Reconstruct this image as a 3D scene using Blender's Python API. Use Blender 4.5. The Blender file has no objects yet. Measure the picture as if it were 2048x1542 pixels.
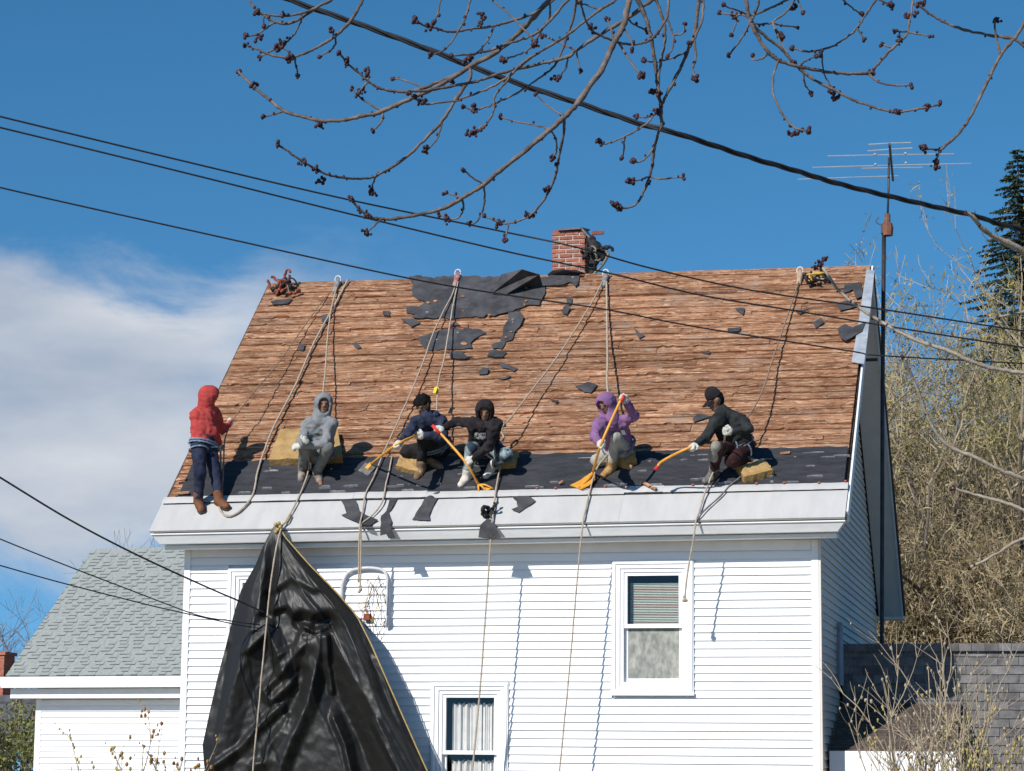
import bpy, math, random
import numpy as np
from mathutils import Vector, Matrix
random.seed(7); RNG = np.random.default_rng(11)
SC = bpy.context.scene
COL = SC.collection
R = math.radians
# ------------------------------------------------------------------ camera
CAM_F, PITCH, YAW, ROLL = 4854.2, 0.1623, 0.2308, 0.0095
CP = np.array([3.1657, -30.2348, 1.6])
_F = np.array([-math.sin(YAW)*math.cos(PITCH), math.cos(YAW)*math.cos(PITCH), math.sin(PITCH)])
_R = np.array([math.cos(YAW), math.sin(YAW), 0.0]); _U = np.cross(_R, _F)
_R2 = _R*math.cos(ROLL)+_U*math.sin(ROLL); _U2 = -_R*math.sin(ROLL)+_U*math.cos(ROLL)
cd = bpy.data.cameras.new('camera'); cam = bpy.data.objects.new('camera', cd); COL.objects.link(cam)
cd.sensor_width = 36.0; cd.lens = 36.0*CAM_F/2048.0; cd.clip_start = 0.1; cd.clip_end = 4000
m = Matrix.Identity(4)
for i in range(3):
    m[i][0] = _R2[i]; m[i][1] = _U2[i]; m[i][2] = -_F[i]; m[i][3] = CP[i]
cam.matrix_world = m
SC.camera = cam
# ------------------------------------------------------------------ light
SUN = np.array([0.24, 0.55, -0.39]); SUN /= np.linalg.norm(SUN)       # the way the sunlight travels
sl = bpy.data.lights.new('sun', 'SUN'); sun = bpy.data.objects.new('sun', sl); COL.objects.link(sun)
sl.energy = 4.6; sl.angle = R(0.53); sl.color = (1.0, 0.955, 0.89)
sun.rotation_euler = Vector(SUN).to_track_quat('-Z', 'Y').to_euler(); sun.location = (-20, -40, 40)
W = bpy.data.worlds.new('World'); SC.world = W; W.use_nodes = True
nt = W.node_tree; N = nt.nodes; Lk = nt.links
for n in list(N): N.remove(n)
out = N.new('ShaderNodeOutputWorld'); bg = N.new('ShaderNodeBackground'); sky = N.new('ShaderNodeTexSky')
sky.sky_type = 'NISHITA'; sky.sun_disc = False
sky.sun_elevation = math.asin(-SUN[2]); sky.sun_rotation = math.atan2(-SUN[0], -SUN[1])
sky.altitude = 1000; sky.air_density = 1.0; sky.dust_density = 0.0; sky.ozone_density = 2.0
bg.inputs['Strength'].default_value = 0.123
smp = N.new('ShaderNodeMapping'); stc = N.new('ShaderNodeTexCoord'); smp.inputs['Location'].default_value = (0, 0, 0.17); Lk.new(stc.outputs['Generated'], smp.inputs['Vector']); Lk.new(smp.outputs[0], sky.inputs['Vector'])
hsv = N.new('ShaderNodeHueSaturation'); hsv.inputs['Saturation'].default_value = 1.30; hsv.inputs['Hue'].default_value = 0.491
Lk.new(sky.outputs[0], hsv.inputs['Color']); Lk.new(hsv.outputs[0], bg.inputs['Color'])
# a bank of soft cloud low in the sky, all along the western horizon
tc = N.new('ShaderNodeTexCoord')
def vdot(v):
    d = N.new('ShaderNodeVectorMath'); d.operation = 'DOT_PRODUCT'; d.inputs[1].default_value = v
    Lk.new(tc.outputs['Generated'], d.inputs[0]); return d.outputs['Value']
def math_n(op, a, b=None):
    d = N.new('ShaderNodeMath'); d.operation = op; d.use_clamp = False
    for i, x in enumerate((a, b)):
        if x is None: continue
        if isinstance(x, (int, float)): d.inputs[i].default_value = x
        else: Lk.new(x, d.inputs[i])
    return d.outputs[0]
def smooth(x, a, b):
    d = N.new('ShaderNodeMapRange'); d.interpolation_type = 'SMOOTHSTEP'
    Lk.new(x, d.inputs['Value']); d.inputs['From Min'].default_value = a; d.inputs['From Max'].default_value = b
    return d.outputs['Result']
mp = N.new('ShaderNodeMapping'); mp.inputs['Scale'].default_value = (1, 1, 2.6); Lk.new(tc.outputs['Generated'], mp.inputs['Vector'])
nz = N.new('ShaderNodeTexNoise'); nz.inputs['Scale'].default_value = 7.0; nz.inputs['Detail'].default_value = 9; nz.inputs['Roughness'].default_value = 0.58
nz.inputs['Distortion'].default_value = 0.4
Lk.new(mp.outputs[0], nz.inputs['Vector'])
el = vdot((0, 0, 1)); az = vdot((-math.cos(R(8)), math.sin(R(8)), 0))
wob = math_n('MULTIPLY', math_n('SUBTRACT', nz.outputs['Fac'], 0.5), 0.17)
el2 = math_n('ADD', el, wob); az2 = math_n('ADD', az, math_n('MULTIPLY', wob, 1.0))
mk1 = smooth(el2, 0.226, 0.186); mk2 = smooth(el2, 0.06, 0.105); mk3 = smooth(az2, 0.37, 0.50)
mask = math_n('MULTIPLY', math_n('MULTIPLY', mk1, mk2), mk3)
mask = math_n('MULTIPLY', mask, 0.93)
nz2 = N.new('ShaderNodeTexNoise'); nz2.inputs['Scale'].default_value = 11; nz2.inputs['Detail'].default_value = 9; Lk.new(mp.outputs[0], nz2.inputs['Vector'])
cr = N.new('ShaderNodeValToRGB'); cr.color_ramp.elements[0].position = 0.3; cr.color_ramp.elements[1].position = 0.72
cr.color_ramp.elements[0].color = (0.46, 0.54, 0.67, 1); cr.color_ramp.elements[1].color = (0.84, 0.86, 0.90, 1)
Lk.new(nz2.outputs['Fac'], cr.inputs['Fac'])
bg2 = N.new('ShaderNodeBackground'); bg2.inputs['Strength'].default_value = 0.76; Lk.new(cr.outputs[0], bg2.inputs['Color'])
mx = N.new('ShaderNodeMixShader'); Lk.new(mask, mx.inputs[0]); Lk.new(bg.outputs[0], mx.inputs[1]); Lk.new(bg2.outputs[0], mx.inputs[2])
Lk.new(mx.outputs[0], out.inputs['Surface'])
vs = SC.view_settings; vs.view_transform = 'Standard'; vs.look = 'None'; vs.exposure = 0.18; vs.gamma = 1.0; vs.use_curve_mapping = False
SC.render.engine = 'CYCLES'; SC.cycles.max_bounces = 6; SC.cycles.transparent_max_bounces = 12
SC.cycles.use_denoising = True

# ------------------------------------------------------------------ surveying helpers: where a sight line meets a surface of the place
def ray(px, py):
    d = _F + _R2*((px-1024)/CAM_F) + _U2*((771-py)/CAM_F); return d
def aty(px, py, y):                      # on the upright plane at depth y
    d = ray(px, py); return CP + d*((y-CP[1])/d[1])
def atd(px, py, dist):                   # at a distance along the view
    return CP + ray(px, py)*dist
def topx(P):
    d = np.asarray(P, float)-CP; z = d@_F
    return (1024+CAM_F*(d@_R2)/z, 771-CAM_F*(d@_U2)/z)
YO, YR = -0.55, 3.888
EL, ER = aty(301, 1062, YO), aty(1690, 1034, YO)
RL, RR = aty(537, 566, YR), aty(1748, 531, YR)
def RS(s, t, off=0.0):                   # roof surface
    p = (EL*(1-s)+ER*s)*(1-t)+(RL*(1-s)+RR*s)*t
    return p+RN*off
RN = np.array([0, 0, 1.0])
_u = (ER-EL); _v = ((RL+RR)/2-(EL+ER)/2); RN = np.cross(_u, _v); RN /= np.linalg.norm(RN)
RX = _u/np.linalg.norm(_u); RV = np.cross(RN, RX)        # along the eave, up the slope
SLOPE = np.linalg.norm(_v); RW = np.linalg.norm(_u)
def roofst(px, py, off=0.0):
    d = ray(px, py); P0 = (EL+ER)/2+RN*off
    p = CP+d*((P0-CP)@RN)/(d@RN)
    q = p-RN*off
    t = ((q-(EL+ER)/2)@RV)/SLOPE
    a = EL*(1-t)+RL*t; b = ER*(1-t)+RR*t
    s = ((q-a)@(b-a))/((b-a)@(b-a))
    return s, t
def rp(px, py, off=0.0):
    s, t = roofst(px, py, off); return RS(s, t, off)
# ------------------------------------------------------------------ mesh helpers
ORG = {}
def empty(name, loc, label=None, cat=None, group=None, kind=None):
    o = bpy.data.objects.new(name, None); COL.objects.link(o); o.location = tuple(loc); o.empty_display_size = 0.2
    ORG[o] = np.array(loc, float); tag(o, label, cat, group, kind); return o
def tag(o, label=None, cat=None, group=None, kind=None):
    for k, v in (('label', label), ('category', cat), ('group', group), ('kind', kind)):
        if v: o[k] = v
    return o
class MB:
    def __init__(s): s.v = []; s.f = []; s.mi = []; s.cur = 0
    def add(s, vs, fs):
        n = len(s.v); s.v.extend([tuple(map(float, p)) for p in vs]); s.f.extend([tuple(i+n for i in f) for f in fs]); s.mi.extend([s.cur]*len(fs)); return s
    def hexa(s, p):                      # eight corners: bottom ring 0-3, top ring 4-7
        return s.add(p, [(3, 2, 1, 0), (4, 5, 6, 7), (0, 1, 5, 4), (1, 2, 6, 5), (2, 3, 7, 6), (3, 0, 4, 7)])
    def box(s, a, b):
        x0, y0, z0 = a; x1, y1, z1 = b
        return s.hexa([(x0, y0, z0), (x1, y0, z0), (x1, y1, z0), (x0, y1, z0), (x0, y0, z1), (x1, y0, z1), (x1, y1, z1), (x0, y1, z1)])
    def obox(s, c, ax, ay, az, hx, hy, hz):
        c = np.asarray(c); X = np.asarray(ax)*hx; Y = np.asarray(ay)*hy; Z = np.asarray(az)*hz
        return s.hexa([c-X-Y-Z, c+X-Y-Z, c+X+Y-Z, c-X+Y-Z, c-X-Y+Z, c+X-Y+Z, c+X+Y+Z, c-X+Y+Z])
    def tube(s, path, rad, n=6, cap=True):
        P = np.asarray(path, float); k = len(P); rad = np.full(k, rad) if np.isscalar(rad) else np.asarray(rad, float)
        T = np.gradient(P, axis=0); T /= (np.linalg.norm(T, axis=1, keepdims=True)+1e-12)
        a = np.array([0, 0, 1.0]) if abs(T[0][2]) < 0.9 else np.array([1.0, 0, 0])
        u = np.cross(T[0], a); u /= np.linalg.norm(u); vs = []
        ang = np.arange(n)*2*math.pi/n; ca, sa = np.cos(ang), np.sin(ang)
        for i in range(k):
            u = u-T[i]*(u@T[i]); u /= np.linalg.norm(u)+1e-12; w = np.cross(T[i], u)
            vs.extend(list(P[i]+rad[i]*(np.outer(ca, u)+np.outer(sa, w))))
        fs = [(i*n+j, i*n+(j+1) % n, (i+1)*n+(j+1) % n, (i+1)*n+j) for i in range(k-1) for j in range(n)]
        if cap: fs += [tuple(range(n-1, -1, -1)), tuple((k-1)*n+j for j in range(n))]
        return s.add(vs, fs)
    def ball(s, c, r, sc=(1, 1, 1), seg=8, ring=5):
        vs = [(0, 0, 1)]; c = np.asarray(c)
        for i in range(1, ring):
            th = math.pi*i/ring
            for j in range(seg):
                ph = 2*math.pi*j/seg; vs.append((math.sin(th)*math.cos(ph), math.sin(th)*math.sin(ph), math.cos(th)))
        vs.append((0, 0, -1)); L = len(vs)-1
        fs = [(0, 1+j, 1+(j+1) % seg) for j in range(seg)]
        for i in range(ring-2):
            a = 1+i*seg; b = a+seg
            fs += [(a+j, b+j, b+(j+1) % seg, a+(j+1) % seg) for j in range(seg)]
        a = 1+(ring-2)*seg
        fs += [(L, a+(j+1) % seg, a+j) for j in range(seg)]
        return s.add([c+np.array(v)*r*np.array(sc) for v in vs], fs)
    def sheet(s, poly_top, poly_bot):    # slab between two outlines of the same length
        n = len(poly_top)
        return s.add(list(poly_top)+list(poly_bot), [tuple(range(n)), tuple(range(2*n-1, n-1, -1))]+[(i, n+i, n+(i+1) % n, (i+1) % n) for i in range(n)])
    def grid(s, G):                      # G[i][j] -> point
        a, b = len(G), len(G[0]); 
        return s.add([p for r in G for p in r], [(i*b+j, i*b+j+1, (i+1)*b+j+1, (i+1)*b+j) for i in range(a-1) for j in range(b-1)])
    def build(s, name, mats, parent=None, smooth=False, sharp=None):
        o0 = ORG.get(parent, np.zeros(3)) if parent is not None else np.zeros(3)
        me = bpy.data.meshes.new(name)
        me.from_pydata([(p[0]-o0[0], p[1]-o0[1], p[2]-o0[2]) for p in s.v], [], s.f)
        if not isinstance(mats, (list, tuple)): mats = [mats]
        for q in mats: me.materials.append(q)
        if len(mats) > 1: me.polygons.foreach_set('material_index', s.mi)
        if smooth: me.polygons.foreach_set('use_smooth', [True]*len(me.polygons))
        me.update()
        o = bpy.data.objects.new(name, me); COL.objects.link(o)
        if parent is not None: o.parent = parent
        ORG[o] = o0
        return o
def part(name, me, parent, loc=(0, 0, 0), rot=(0, 0, 0), scale=(1, 1, 1)):     # a piece that shares mesh data, loc in world space
    o = bpy.data.objects.new(name, me); COL.objects.link(o); o.parent = parent; o0 = ORG[parent]
    o.location = tuple(np.asarray(loc)-o0); o.rotation_euler = rot; o.scale = scale; ORG[o] = o0
    return o
def smooth_path(pts, n=8):
    P = np.asarray(pts, float)
    if len(P) < 3: 
        t = np.linspace(0, 1, n+1)[:, None]; return P[0]*(1-t)+P[-1]*t
    Q = np.vstack([2*P[0]-P[1], P, 2*P[-1]-P[-2]]); out = []
    for i in range(1, len(Q)-2):
        for k in range(n):
            t = k/n; a, b, c, d = Q[i-1], Q[i], Q[i+1], Q[i+2]
            out.append(0.5*(2*b+(c-a)*t+(2*a-5*b+4*c-d)*t*t+(3*b-a-3*c+d)*t**3))
    out.append(P[-1]); return np.array(out)
def unit(v): v = np.asarray(v, float); return v/(np.linalg.norm(v)+1e-12)
_P = RNG.permutation(256); _P = np.concatenate([_P, _P]); _G = RNG.normal(size=(256, 3)); _G /= np.linalg.norm(_G, axis=1, keepdims=True)
def pnoise(p):                            # gradient noise, p (...,3)
    p = np.asarray(p, float); i = np.floor(p).astype(int); f = p-i; i &= 255; u = f*f*f*(f*(f*6-15)+10); r = 0
    for dx in (0, 1):
        for dy in (0, 1):
            for dz in (0, 1):
                h = _P[_P[_P[(i[..., 0]+dx) & 255]+((i[..., 1]+dy) & 255)]+((i[..., 2]+dz) & 255)]
                g = (_G[h]*(f-np.array([dx, dy, dz]))).sum(-1)
                w = (u[..., 0] if dx else 1-u[..., 0])*(u[..., 1] if dy else 1-u[..., 1])*(u[..., 2] if dz else 1-u[..., 2])
                r = r+w*g
    return r
# ------------------------------------------------------------------ materials
MATS = {}
def M(name, c1, c2=None, scale=6.0, rough=0.7, bump=0.0, bscale=40.0, metal=0.0, spec=0.4, stretch=(1, 1, 1), rnd=0.0, detail=5, lo=0.35, hi=0.65, dist=0.02, c3=None, transl=0.0, sheen=0.0):
    if name in MATS: return MATS[name]
    mt = bpy.data.materials.new(name); mt.use_nodes = True; nt = mt.node_tree; n = nt.nodes; l = nt.links
    b = n['Principled BSDF']; b.inputs['Roughness'].default_value = rough; b.inputs['Metallic'].default_value = metal; b.inputs['Specular IOR Level'].default_value = spec
    tcx = n.new('ShaderNodeTexCoord'); mpx = n.new('ShaderNodeMapping'); mpx.inputs['Scale'].default_value = stretch; l.new(tcx.outputs['Object'], mpx.inputs['Vector'])
    oi = n.new('ShaderNodeObjectInfo'); ad = n.new('ShaderNodeVectorMath'); ad.operation = 'ADD'
    sc_ = n.new('ShaderNodeVectorMath'); sc_.operation = 'SCALE'; sc_.inputs['Scale'].default_value = 37.0 if rnd else 0.0
    cb = n.new('ShaderNodeCombineXYZ'); 
    for k in range(3): l.new(oi.outputs['Random'], cb.inputs[k])
    l.new(cb.outputs[0], sc_.inputs[0]); l.new(mpx.outputs[0], ad.inputs[0]); l.new(sc_.outputs[0], ad.inputs[1])
    col = None
    if c2 is not None:
        nz = n.new('ShaderNodeTexNoise'); nz.inputs['Scale'].default_value = scale; nz.inputs['Detail'].default_value = detail; nz.inputs['Roughness'].default_value = 0.6
        l.new(ad.outputs[0], nz.inputs['Vector'])
        rp_ = n.new('ShaderNodeValToRGB'); e = rp_.color_ramp.elements; e[0].position = lo; e[1].position = hi; e[0].color = (*c1, 1); e[1].color = (*c2, 1)
        if c3 is not None:
            q = e.new((lo+hi)/2); q.color = (*c3, 1)
        l.new(nz.outputs['Fac'], rp_.inputs['Fac']); col = rp_.outputs[0]
    if rnd:
        h = n.new('ShaderNodeHueSaturation'); mr = n.new('ShaderNodeMapRange'); mr.inputs['To Min'].default_value = 1-rnd; mr.inputs['To Max'].default_value = 1+rnd
        l.new(oi.outputs['Random'], mr.inputs['Value']); l.new(mr.outputs[0], h.inputs['Value'])
        if col is not None: l.new(col, h.inputs['Color'])
        else: h.inputs['Color'].default_value = (*c1, 1)
        col = h.outputs[0]
    if col is not None: l.new(col, b.inputs['Base Color'])
    else: b.inputs['Base Color'].default_value = (*c1, 1)
    if bump:
        nb = n.new('ShaderNodeTexNoise'); nb.inputs['Scale'].default_value = bscale; nb.inputs['Detail'].default_value = 4; l.new(ad.outputs[0], nb.inputs['Vector'])
        bp = n.new('ShaderNodeBump'); bp.inputs['Strength'].default_value = bump; bp.inputs['Distance'].default_value = dist
        l.new(nb.outputs['Fac'], bp.inputs['Height']); l.new(bp.outputs[0], b.inputs['Normal'])
    if sheen: b.inputs['Sheen Weight'].default_value = sheen
    if transl:
        t = n.new('ShaderNodeBsdfTranslucent'); ms = n.new('ShaderNodeMixShader'); ms.inputs[0].default_value = transl
        if col is not None: l.new(col, t.inputs['Color'])
        else: t.inputs['Color'].default_value = (*c1, 1)
        l.new(b.outputs[0], ms.inputs[1]); l.new(t.outputs[0], ms.inputs[2]); l.new(ms.outputs[0], n['Material Output'].inputs['Surface'])
    MATS[name] = mt; return mt
def glass_mat(name, tint=(0.95, 0.945, 0.93), ior=1.5):
    mt = bpy.data.materials.new(name); mt.use_nodes = True; nt = mt.node_tree; n = nt.nodes; l = nt.links; n.remove(n['Principled BSDF'])
    t = n.new('ShaderNodeBsdfTransparent'); t.inputs[0].default_value = (*tint, 1); g = n.new('ShaderNodeBsdfGlossy'); g.inputs['Roughness'].default_value = 0.03
    lw = n.new('ShaderNodeLayerWeight'); pw = n.new('ShaderNodeMath'); pw.operation = 'POWER'; pw.inputs[1].default_value = 4.0; l.new(lw.outputs['Facing'], pw.inputs[0])
    fr = n.new('ShaderNodeMath'); fr.operation = 'MULTIPLY_ADD'; fr.inputs[1].default_value = 0.9; fr.inputs[2].default_value = 0.03; l.new(pw.outputs[0], fr.inputs[0]); ms = n.new('ShaderNodeMixShader')
    l.new(fr.outputs[0], ms.inputs[0]); l.new(t.outputs[0], ms.inputs[1]); l.new(g.outputs[0], ms.inputs[2]); l.new(ms.outputs[0], n['Material Output'].inputs['Surface'])
    return mt
# ================================================================== GROUND
m_ground = M('lawn', (0.19, 0.165, 0.10), (0.33, 0.27, 0.18), 0.8, 0.95, 0.5, 12)
m_road = M('asphalt', (0.045, 0.045, 0.048), (0.07, 0.068, 0.066), 3, 0.9, 0.3, 60)
g = MB(); n = 24
xs = np.concatenate([[-900, -300, -120], np.linspace(-60, 60, n), [120, 300, 900]]); ys = np.concatenate([[-900, -300, -90], np.linspace(-50, 90, n), [200, 500, 1500]])
g.grid([[(x, y, -0.03+0.05*float(pnoise(np.array([x*0.2, y*0.2, 0.5])))) for y in ys] for x in xs]).build('ground', m_ground, smooth=True)['kind'] = 'structure'
g = MB().add([(-300, -31.5, 0.06), (300, -31.5, 0.06), (300, -23.5, 0.06), (-300, -23.5, 0.06)], [(0, 1, 2, 3)]).build('road', m_road); g['kind'] = 'structure'
g = MB().box((-300, -23.5, -0.1), (300, -23.36, 0.17)).build('kerb', M('granite', (0.33, 0.32, 0.31), (0.45, 0.44, 0.43), 20, 0.85)); g['kind'] = 'structure'
# ================================================================== MAIN HOUSE
m_vinyl = M('white_vinyl', (0.80, 0.81, 0.83), (0.86, 0.87, 0.88), 3, 0.55, 0.05, 8, rnd=0.03)
m_trim = M('white_trim', (0.80, 0.81, 0.82), (0.86, 0.86, 0.87), 5, 0.5)
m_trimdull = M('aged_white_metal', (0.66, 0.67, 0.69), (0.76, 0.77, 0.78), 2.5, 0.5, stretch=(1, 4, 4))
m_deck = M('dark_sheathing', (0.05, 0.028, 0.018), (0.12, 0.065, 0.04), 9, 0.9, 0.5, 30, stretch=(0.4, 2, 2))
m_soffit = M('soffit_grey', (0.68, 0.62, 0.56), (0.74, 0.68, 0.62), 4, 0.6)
m_gable = M('shade_side_white_vinyl', (0.60, 0.545, 0.49), (0.66, 0.60, 0.54), 3, 0.6, rnd=0.05)  # same white siding, its shade tone painted in: darker, warmed against skylight blue
house = empty('white_house', (-4.2, 3.9, 0), 'white clapboard house with its roof stripped to bare brown boards', 'house')
WX0, WX1 = -8.355, 0.0
ZS = 4.63                                # underside of the eave at the wall
YB, ZB = 8.85, 4.36                       # back eave
def win_rect(x0, y0, x1, y1):
    a = aty(x0, (y0+y1)/2, 0); b = aty(x1, (y0+y1)/2, 0); t = aty((x0+x1)/2, y0, 0); u = aty((x0+x1)/2, y1, 0)
    return [a[0], b[0], u[2], t[2]]
WIN = [win_rect(1225, 1121, 1388, 1388), win_rect(862, 1365, 1017, 1650), win_rect(455, 1136, 610, 1402)]
# solid walls behind the cladding, with real window openings
wb = MB()
OPEN = []
for x0, x1, z0, z1 in WIN: OPEN.append((x0+0.12, x1-0.12, z0+0.10, z1-0.12))
xc = sorted({WX0+0.02, WX1-0.02, *[o[0] for o in OPEN], *[o[1] for o in OPEN]}); zc = sorted({0.0, ZS+0.15, *[o[2] for o in OPEN], *[o[3] for o in OPEN]})
for i in range(len(xc)-1):
    for k in range(len(zc)-1):
        cx, cz = (xc[i]+xc[i+1])/2, (zc[k]+zc[k+1])/2
        if any(o[0] < cx < o[1] and o[2] < cz < o[3] for o in OPEN): continue
        wb.box((xc[i], 0.03, zc[k]), (xc[i+1], 0.14, zc[k+1]))
for xa, xb in ((WX0+0.02, WX0+0.12), (WX1-0.12, WX1-0.02)):         # gable walls
    zr = RL[2]-0.22
    poly = [(0.145, 0.0), (YB-0.5, 0.0), (YB-0.5, ZB+0.25), (YR, zr), (0.145, zr-(YR-0.145)*0.94)]
    wb.sheet([(xb, y, z) for y, z in poly], [(xa, y, z) for y, z in poly])
wb.box((WX0+0.125, YB-0.6, 0), (WX1-0.125, YB-0.5, ZB+0.2))
wall = wb.build('wall', m_vinyl, house)
# clapboards, one object each: a wedge of unit length
EXPO = 0.1016
def clap_mesh(name, m):
    b = MB(); h = EXPO
    sec = [(0.026, -0.002), (-0.027, -0.002), (-0.027, 0.006), (-0.004, h), (0.026, h)]
    b.sheet([(1, y, z) for y, z in sec], [(0, y, z) for y, z in sec])
    o = b.build(name, m); me = o.data; bpy.data.objects.remove(o); return me
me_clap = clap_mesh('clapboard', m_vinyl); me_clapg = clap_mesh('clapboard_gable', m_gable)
z = ZS-0.13-EXPO
while z > 0.25:
    segs = [(WX0+0.085, WX1-0.085)]
    for x0, x1, z0, z1 in WIN:
        if z+EXPO > z0+0.02 and z < z1-0.02:
            ns = []
            for a, b_ in segs:
                if x1 <= a or x0 >= b_: ns.append((a, b_)); continue
                if x0 > a: ns.append((a, x0-0.004))
                if x1 < b_: ns.append((x1+0.004, b_))
            segs = ns
    for a, b_ in segs:
        if b_-a > 0.02: part('clapboard', me_clap, wall, (a, random.uniform(-0.001, 0.001), z+random.uniform(-0.002, 0.002)), (0, 0, 0), (b_-a, 1, 1))
    z -= EXPO
z = 0.3
while z < RR[2]-0.4:
    ya = 0.1 if z < ZS-0.1 else 0.1+(z-ZS+0.1)/0.94
    yb = YB-0.52 if z < ZB+0.1 else YB-0.52-(z-ZB-0.1)/0.92
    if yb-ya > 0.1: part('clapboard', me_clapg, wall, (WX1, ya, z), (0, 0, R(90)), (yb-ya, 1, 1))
    z += EXPO
# frieze, corner boards
MB().box((WX0+0.09, -0.03, ZS-0.13), (WX1-0.09, 0.028, ZS)).build('frieze_board', m_trim, house)
for x0, x1 in ((WX0, WX0+0.085), (WX1-0.085, WX1)):
    MB().box((x0, -0.035, 0.2), (x1, 0.029, ZS-0.002)).build('corner_board', m_trim, house)
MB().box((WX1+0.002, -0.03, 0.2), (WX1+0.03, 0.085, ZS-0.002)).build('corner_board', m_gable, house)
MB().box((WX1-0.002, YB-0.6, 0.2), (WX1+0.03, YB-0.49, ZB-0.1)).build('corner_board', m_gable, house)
# ---- cornice: crown gutter over a lower fascia
def extr(name, prof, dl, dr, mat, parent, taper=0.0):
    b = MB(); zl = EL[2]; zr_ = ER[2]
    A = [(EL[0]+dl+taper*k, y, zl+z) for k, (y, z) in enumerate(prof)]
    B = [(ER[0]+dr-taper*k, y, zr_+z) for k, (y, z) in enumerate(prof)]
    b.sheet(B, A); return b.build(name, mat, parent)
def prof_obj(name, prof, ins, mat):
    b = MB()
    A = [(EL[0]+i, y, EL[2]+z) for (y, z), i in zip(prof, ins)]; B = [(ER[0]-i, y, ER[2]+z) for (y, z), i in zip(prof, ins)]
    b.sheet(B, A); return b.build(name, mat, house)
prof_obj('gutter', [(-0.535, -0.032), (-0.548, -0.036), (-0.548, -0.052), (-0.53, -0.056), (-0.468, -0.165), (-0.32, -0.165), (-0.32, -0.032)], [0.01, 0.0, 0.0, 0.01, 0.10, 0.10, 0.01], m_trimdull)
prof_obj('fascia', [(-0.345, -0.17), (-0.36, -0.182), (-0.36, -0.222), (-0.34, -0.232), (-0.03, -0.206), (-0.03, -0.17)], [0.14, 0.13, 0.13, 0.13, 0.13, 0.14], m_trim)
# ---- roof deck (front slope, back slope)
rb = MB()
T = 0.14
def slab(a, b, c, d, nrm, t):
    P = [np.array(p) for p in (a, b, c, d)]; rb.hexa([p-nrm*t for p in P]+[p for p in P])
slab(EL+RX*0.03-RN*0.02+RV*0.02, ER-RX*0.03-RN*0.02+RV*0.02, RR-RX*0.03-RN*0.02, RL+RX*0.03-RN*0.02, RN, 0.10)
BL = np.array([RL[0], YB, ZB]); BR = np.array([RR[0]+0.02, YB, ZB])
bn = unit(np.cross(RL-RR, BR-RR)); bn = bn if bn[2] > 0 else -bn
BN = bn
slab(RR+np.array([0, .012, -.02]), RL+np.array([0, .012, -.02]), BL, BR, bn, 0.12)
roof = rb.build('roof', m_deck, house)
# boxed rake soffits and rake boards, right gable
for (A, B, nn) in ((ER+RV*0.12, RR, RN), (RR, BR, BN)):
    d = unit(B-A)
    b = MB(); x1 = 0.40; x0 = 0.034
    p0, p1 = A-nn*0.135, B-nn*0.135
    b.hexa([np.array([x0, *(p0-nn*0.02)[1:]]), np.array([x1, *(p0-nn*0.02)[1:]]), np.array([x1, *(p1-nn*0.02)[1:]]), np.array([x0, *(p1-nn*0.02)[1:]]),
            np.array([x0, *p0[1:]]), np.array([x1, *p0[1:]]), np.array([x1, *p1[1:]]), np.array([x0, *p1[1:]])])
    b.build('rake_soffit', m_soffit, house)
    b = MB(); x0, x1 = 0.393, 0.418
    p0, p1 = A-nn*0.004, B-nn*0.004; h = nn*0.165
    b.hexa([np.array([x0, *(p0-h)[1:]]), np.array([x1, *(p0-h)[1:]]), np.array([x1, *(p1-h)[1:]]), np.array([x0, *(p1-h)[1:]]),
            np.array([x0, *p0[1:]]), np.array([x1, *p0[1:]]), np.array([x1, *p1[1:]]), np.array([x0, *p1[1:]])])
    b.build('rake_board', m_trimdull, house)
A, B = EL+RV*0.1, RL
b = MB(); p0, p1 = A-RN*0.004, B-RN*0.004; h = RN*0.15; x0, x1 = A[0]+0.0, A[0]+0.025
b.hexa([np.array([x0, *(p0-h)[1:]]), np.array([x1, *(p0-h)[1:]]), np.array([x1, *(p1-h)[1:]]), np.array([x0, *(p1-h)[1:]]),
        np.array([x0, *p0[1:]]), np.array([x1, *p0[1:]]), np.array([x1, *p1[1:]]), np.array([x0, *p1[1:]])]).build('rake_board', m_deck, house)
MB().box((BL[0], YB-0.52, ZB-0.16), (BR[0], YB-0.02, ZB-0.13)).build('rear_soffit', m_soffit, house)
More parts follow.
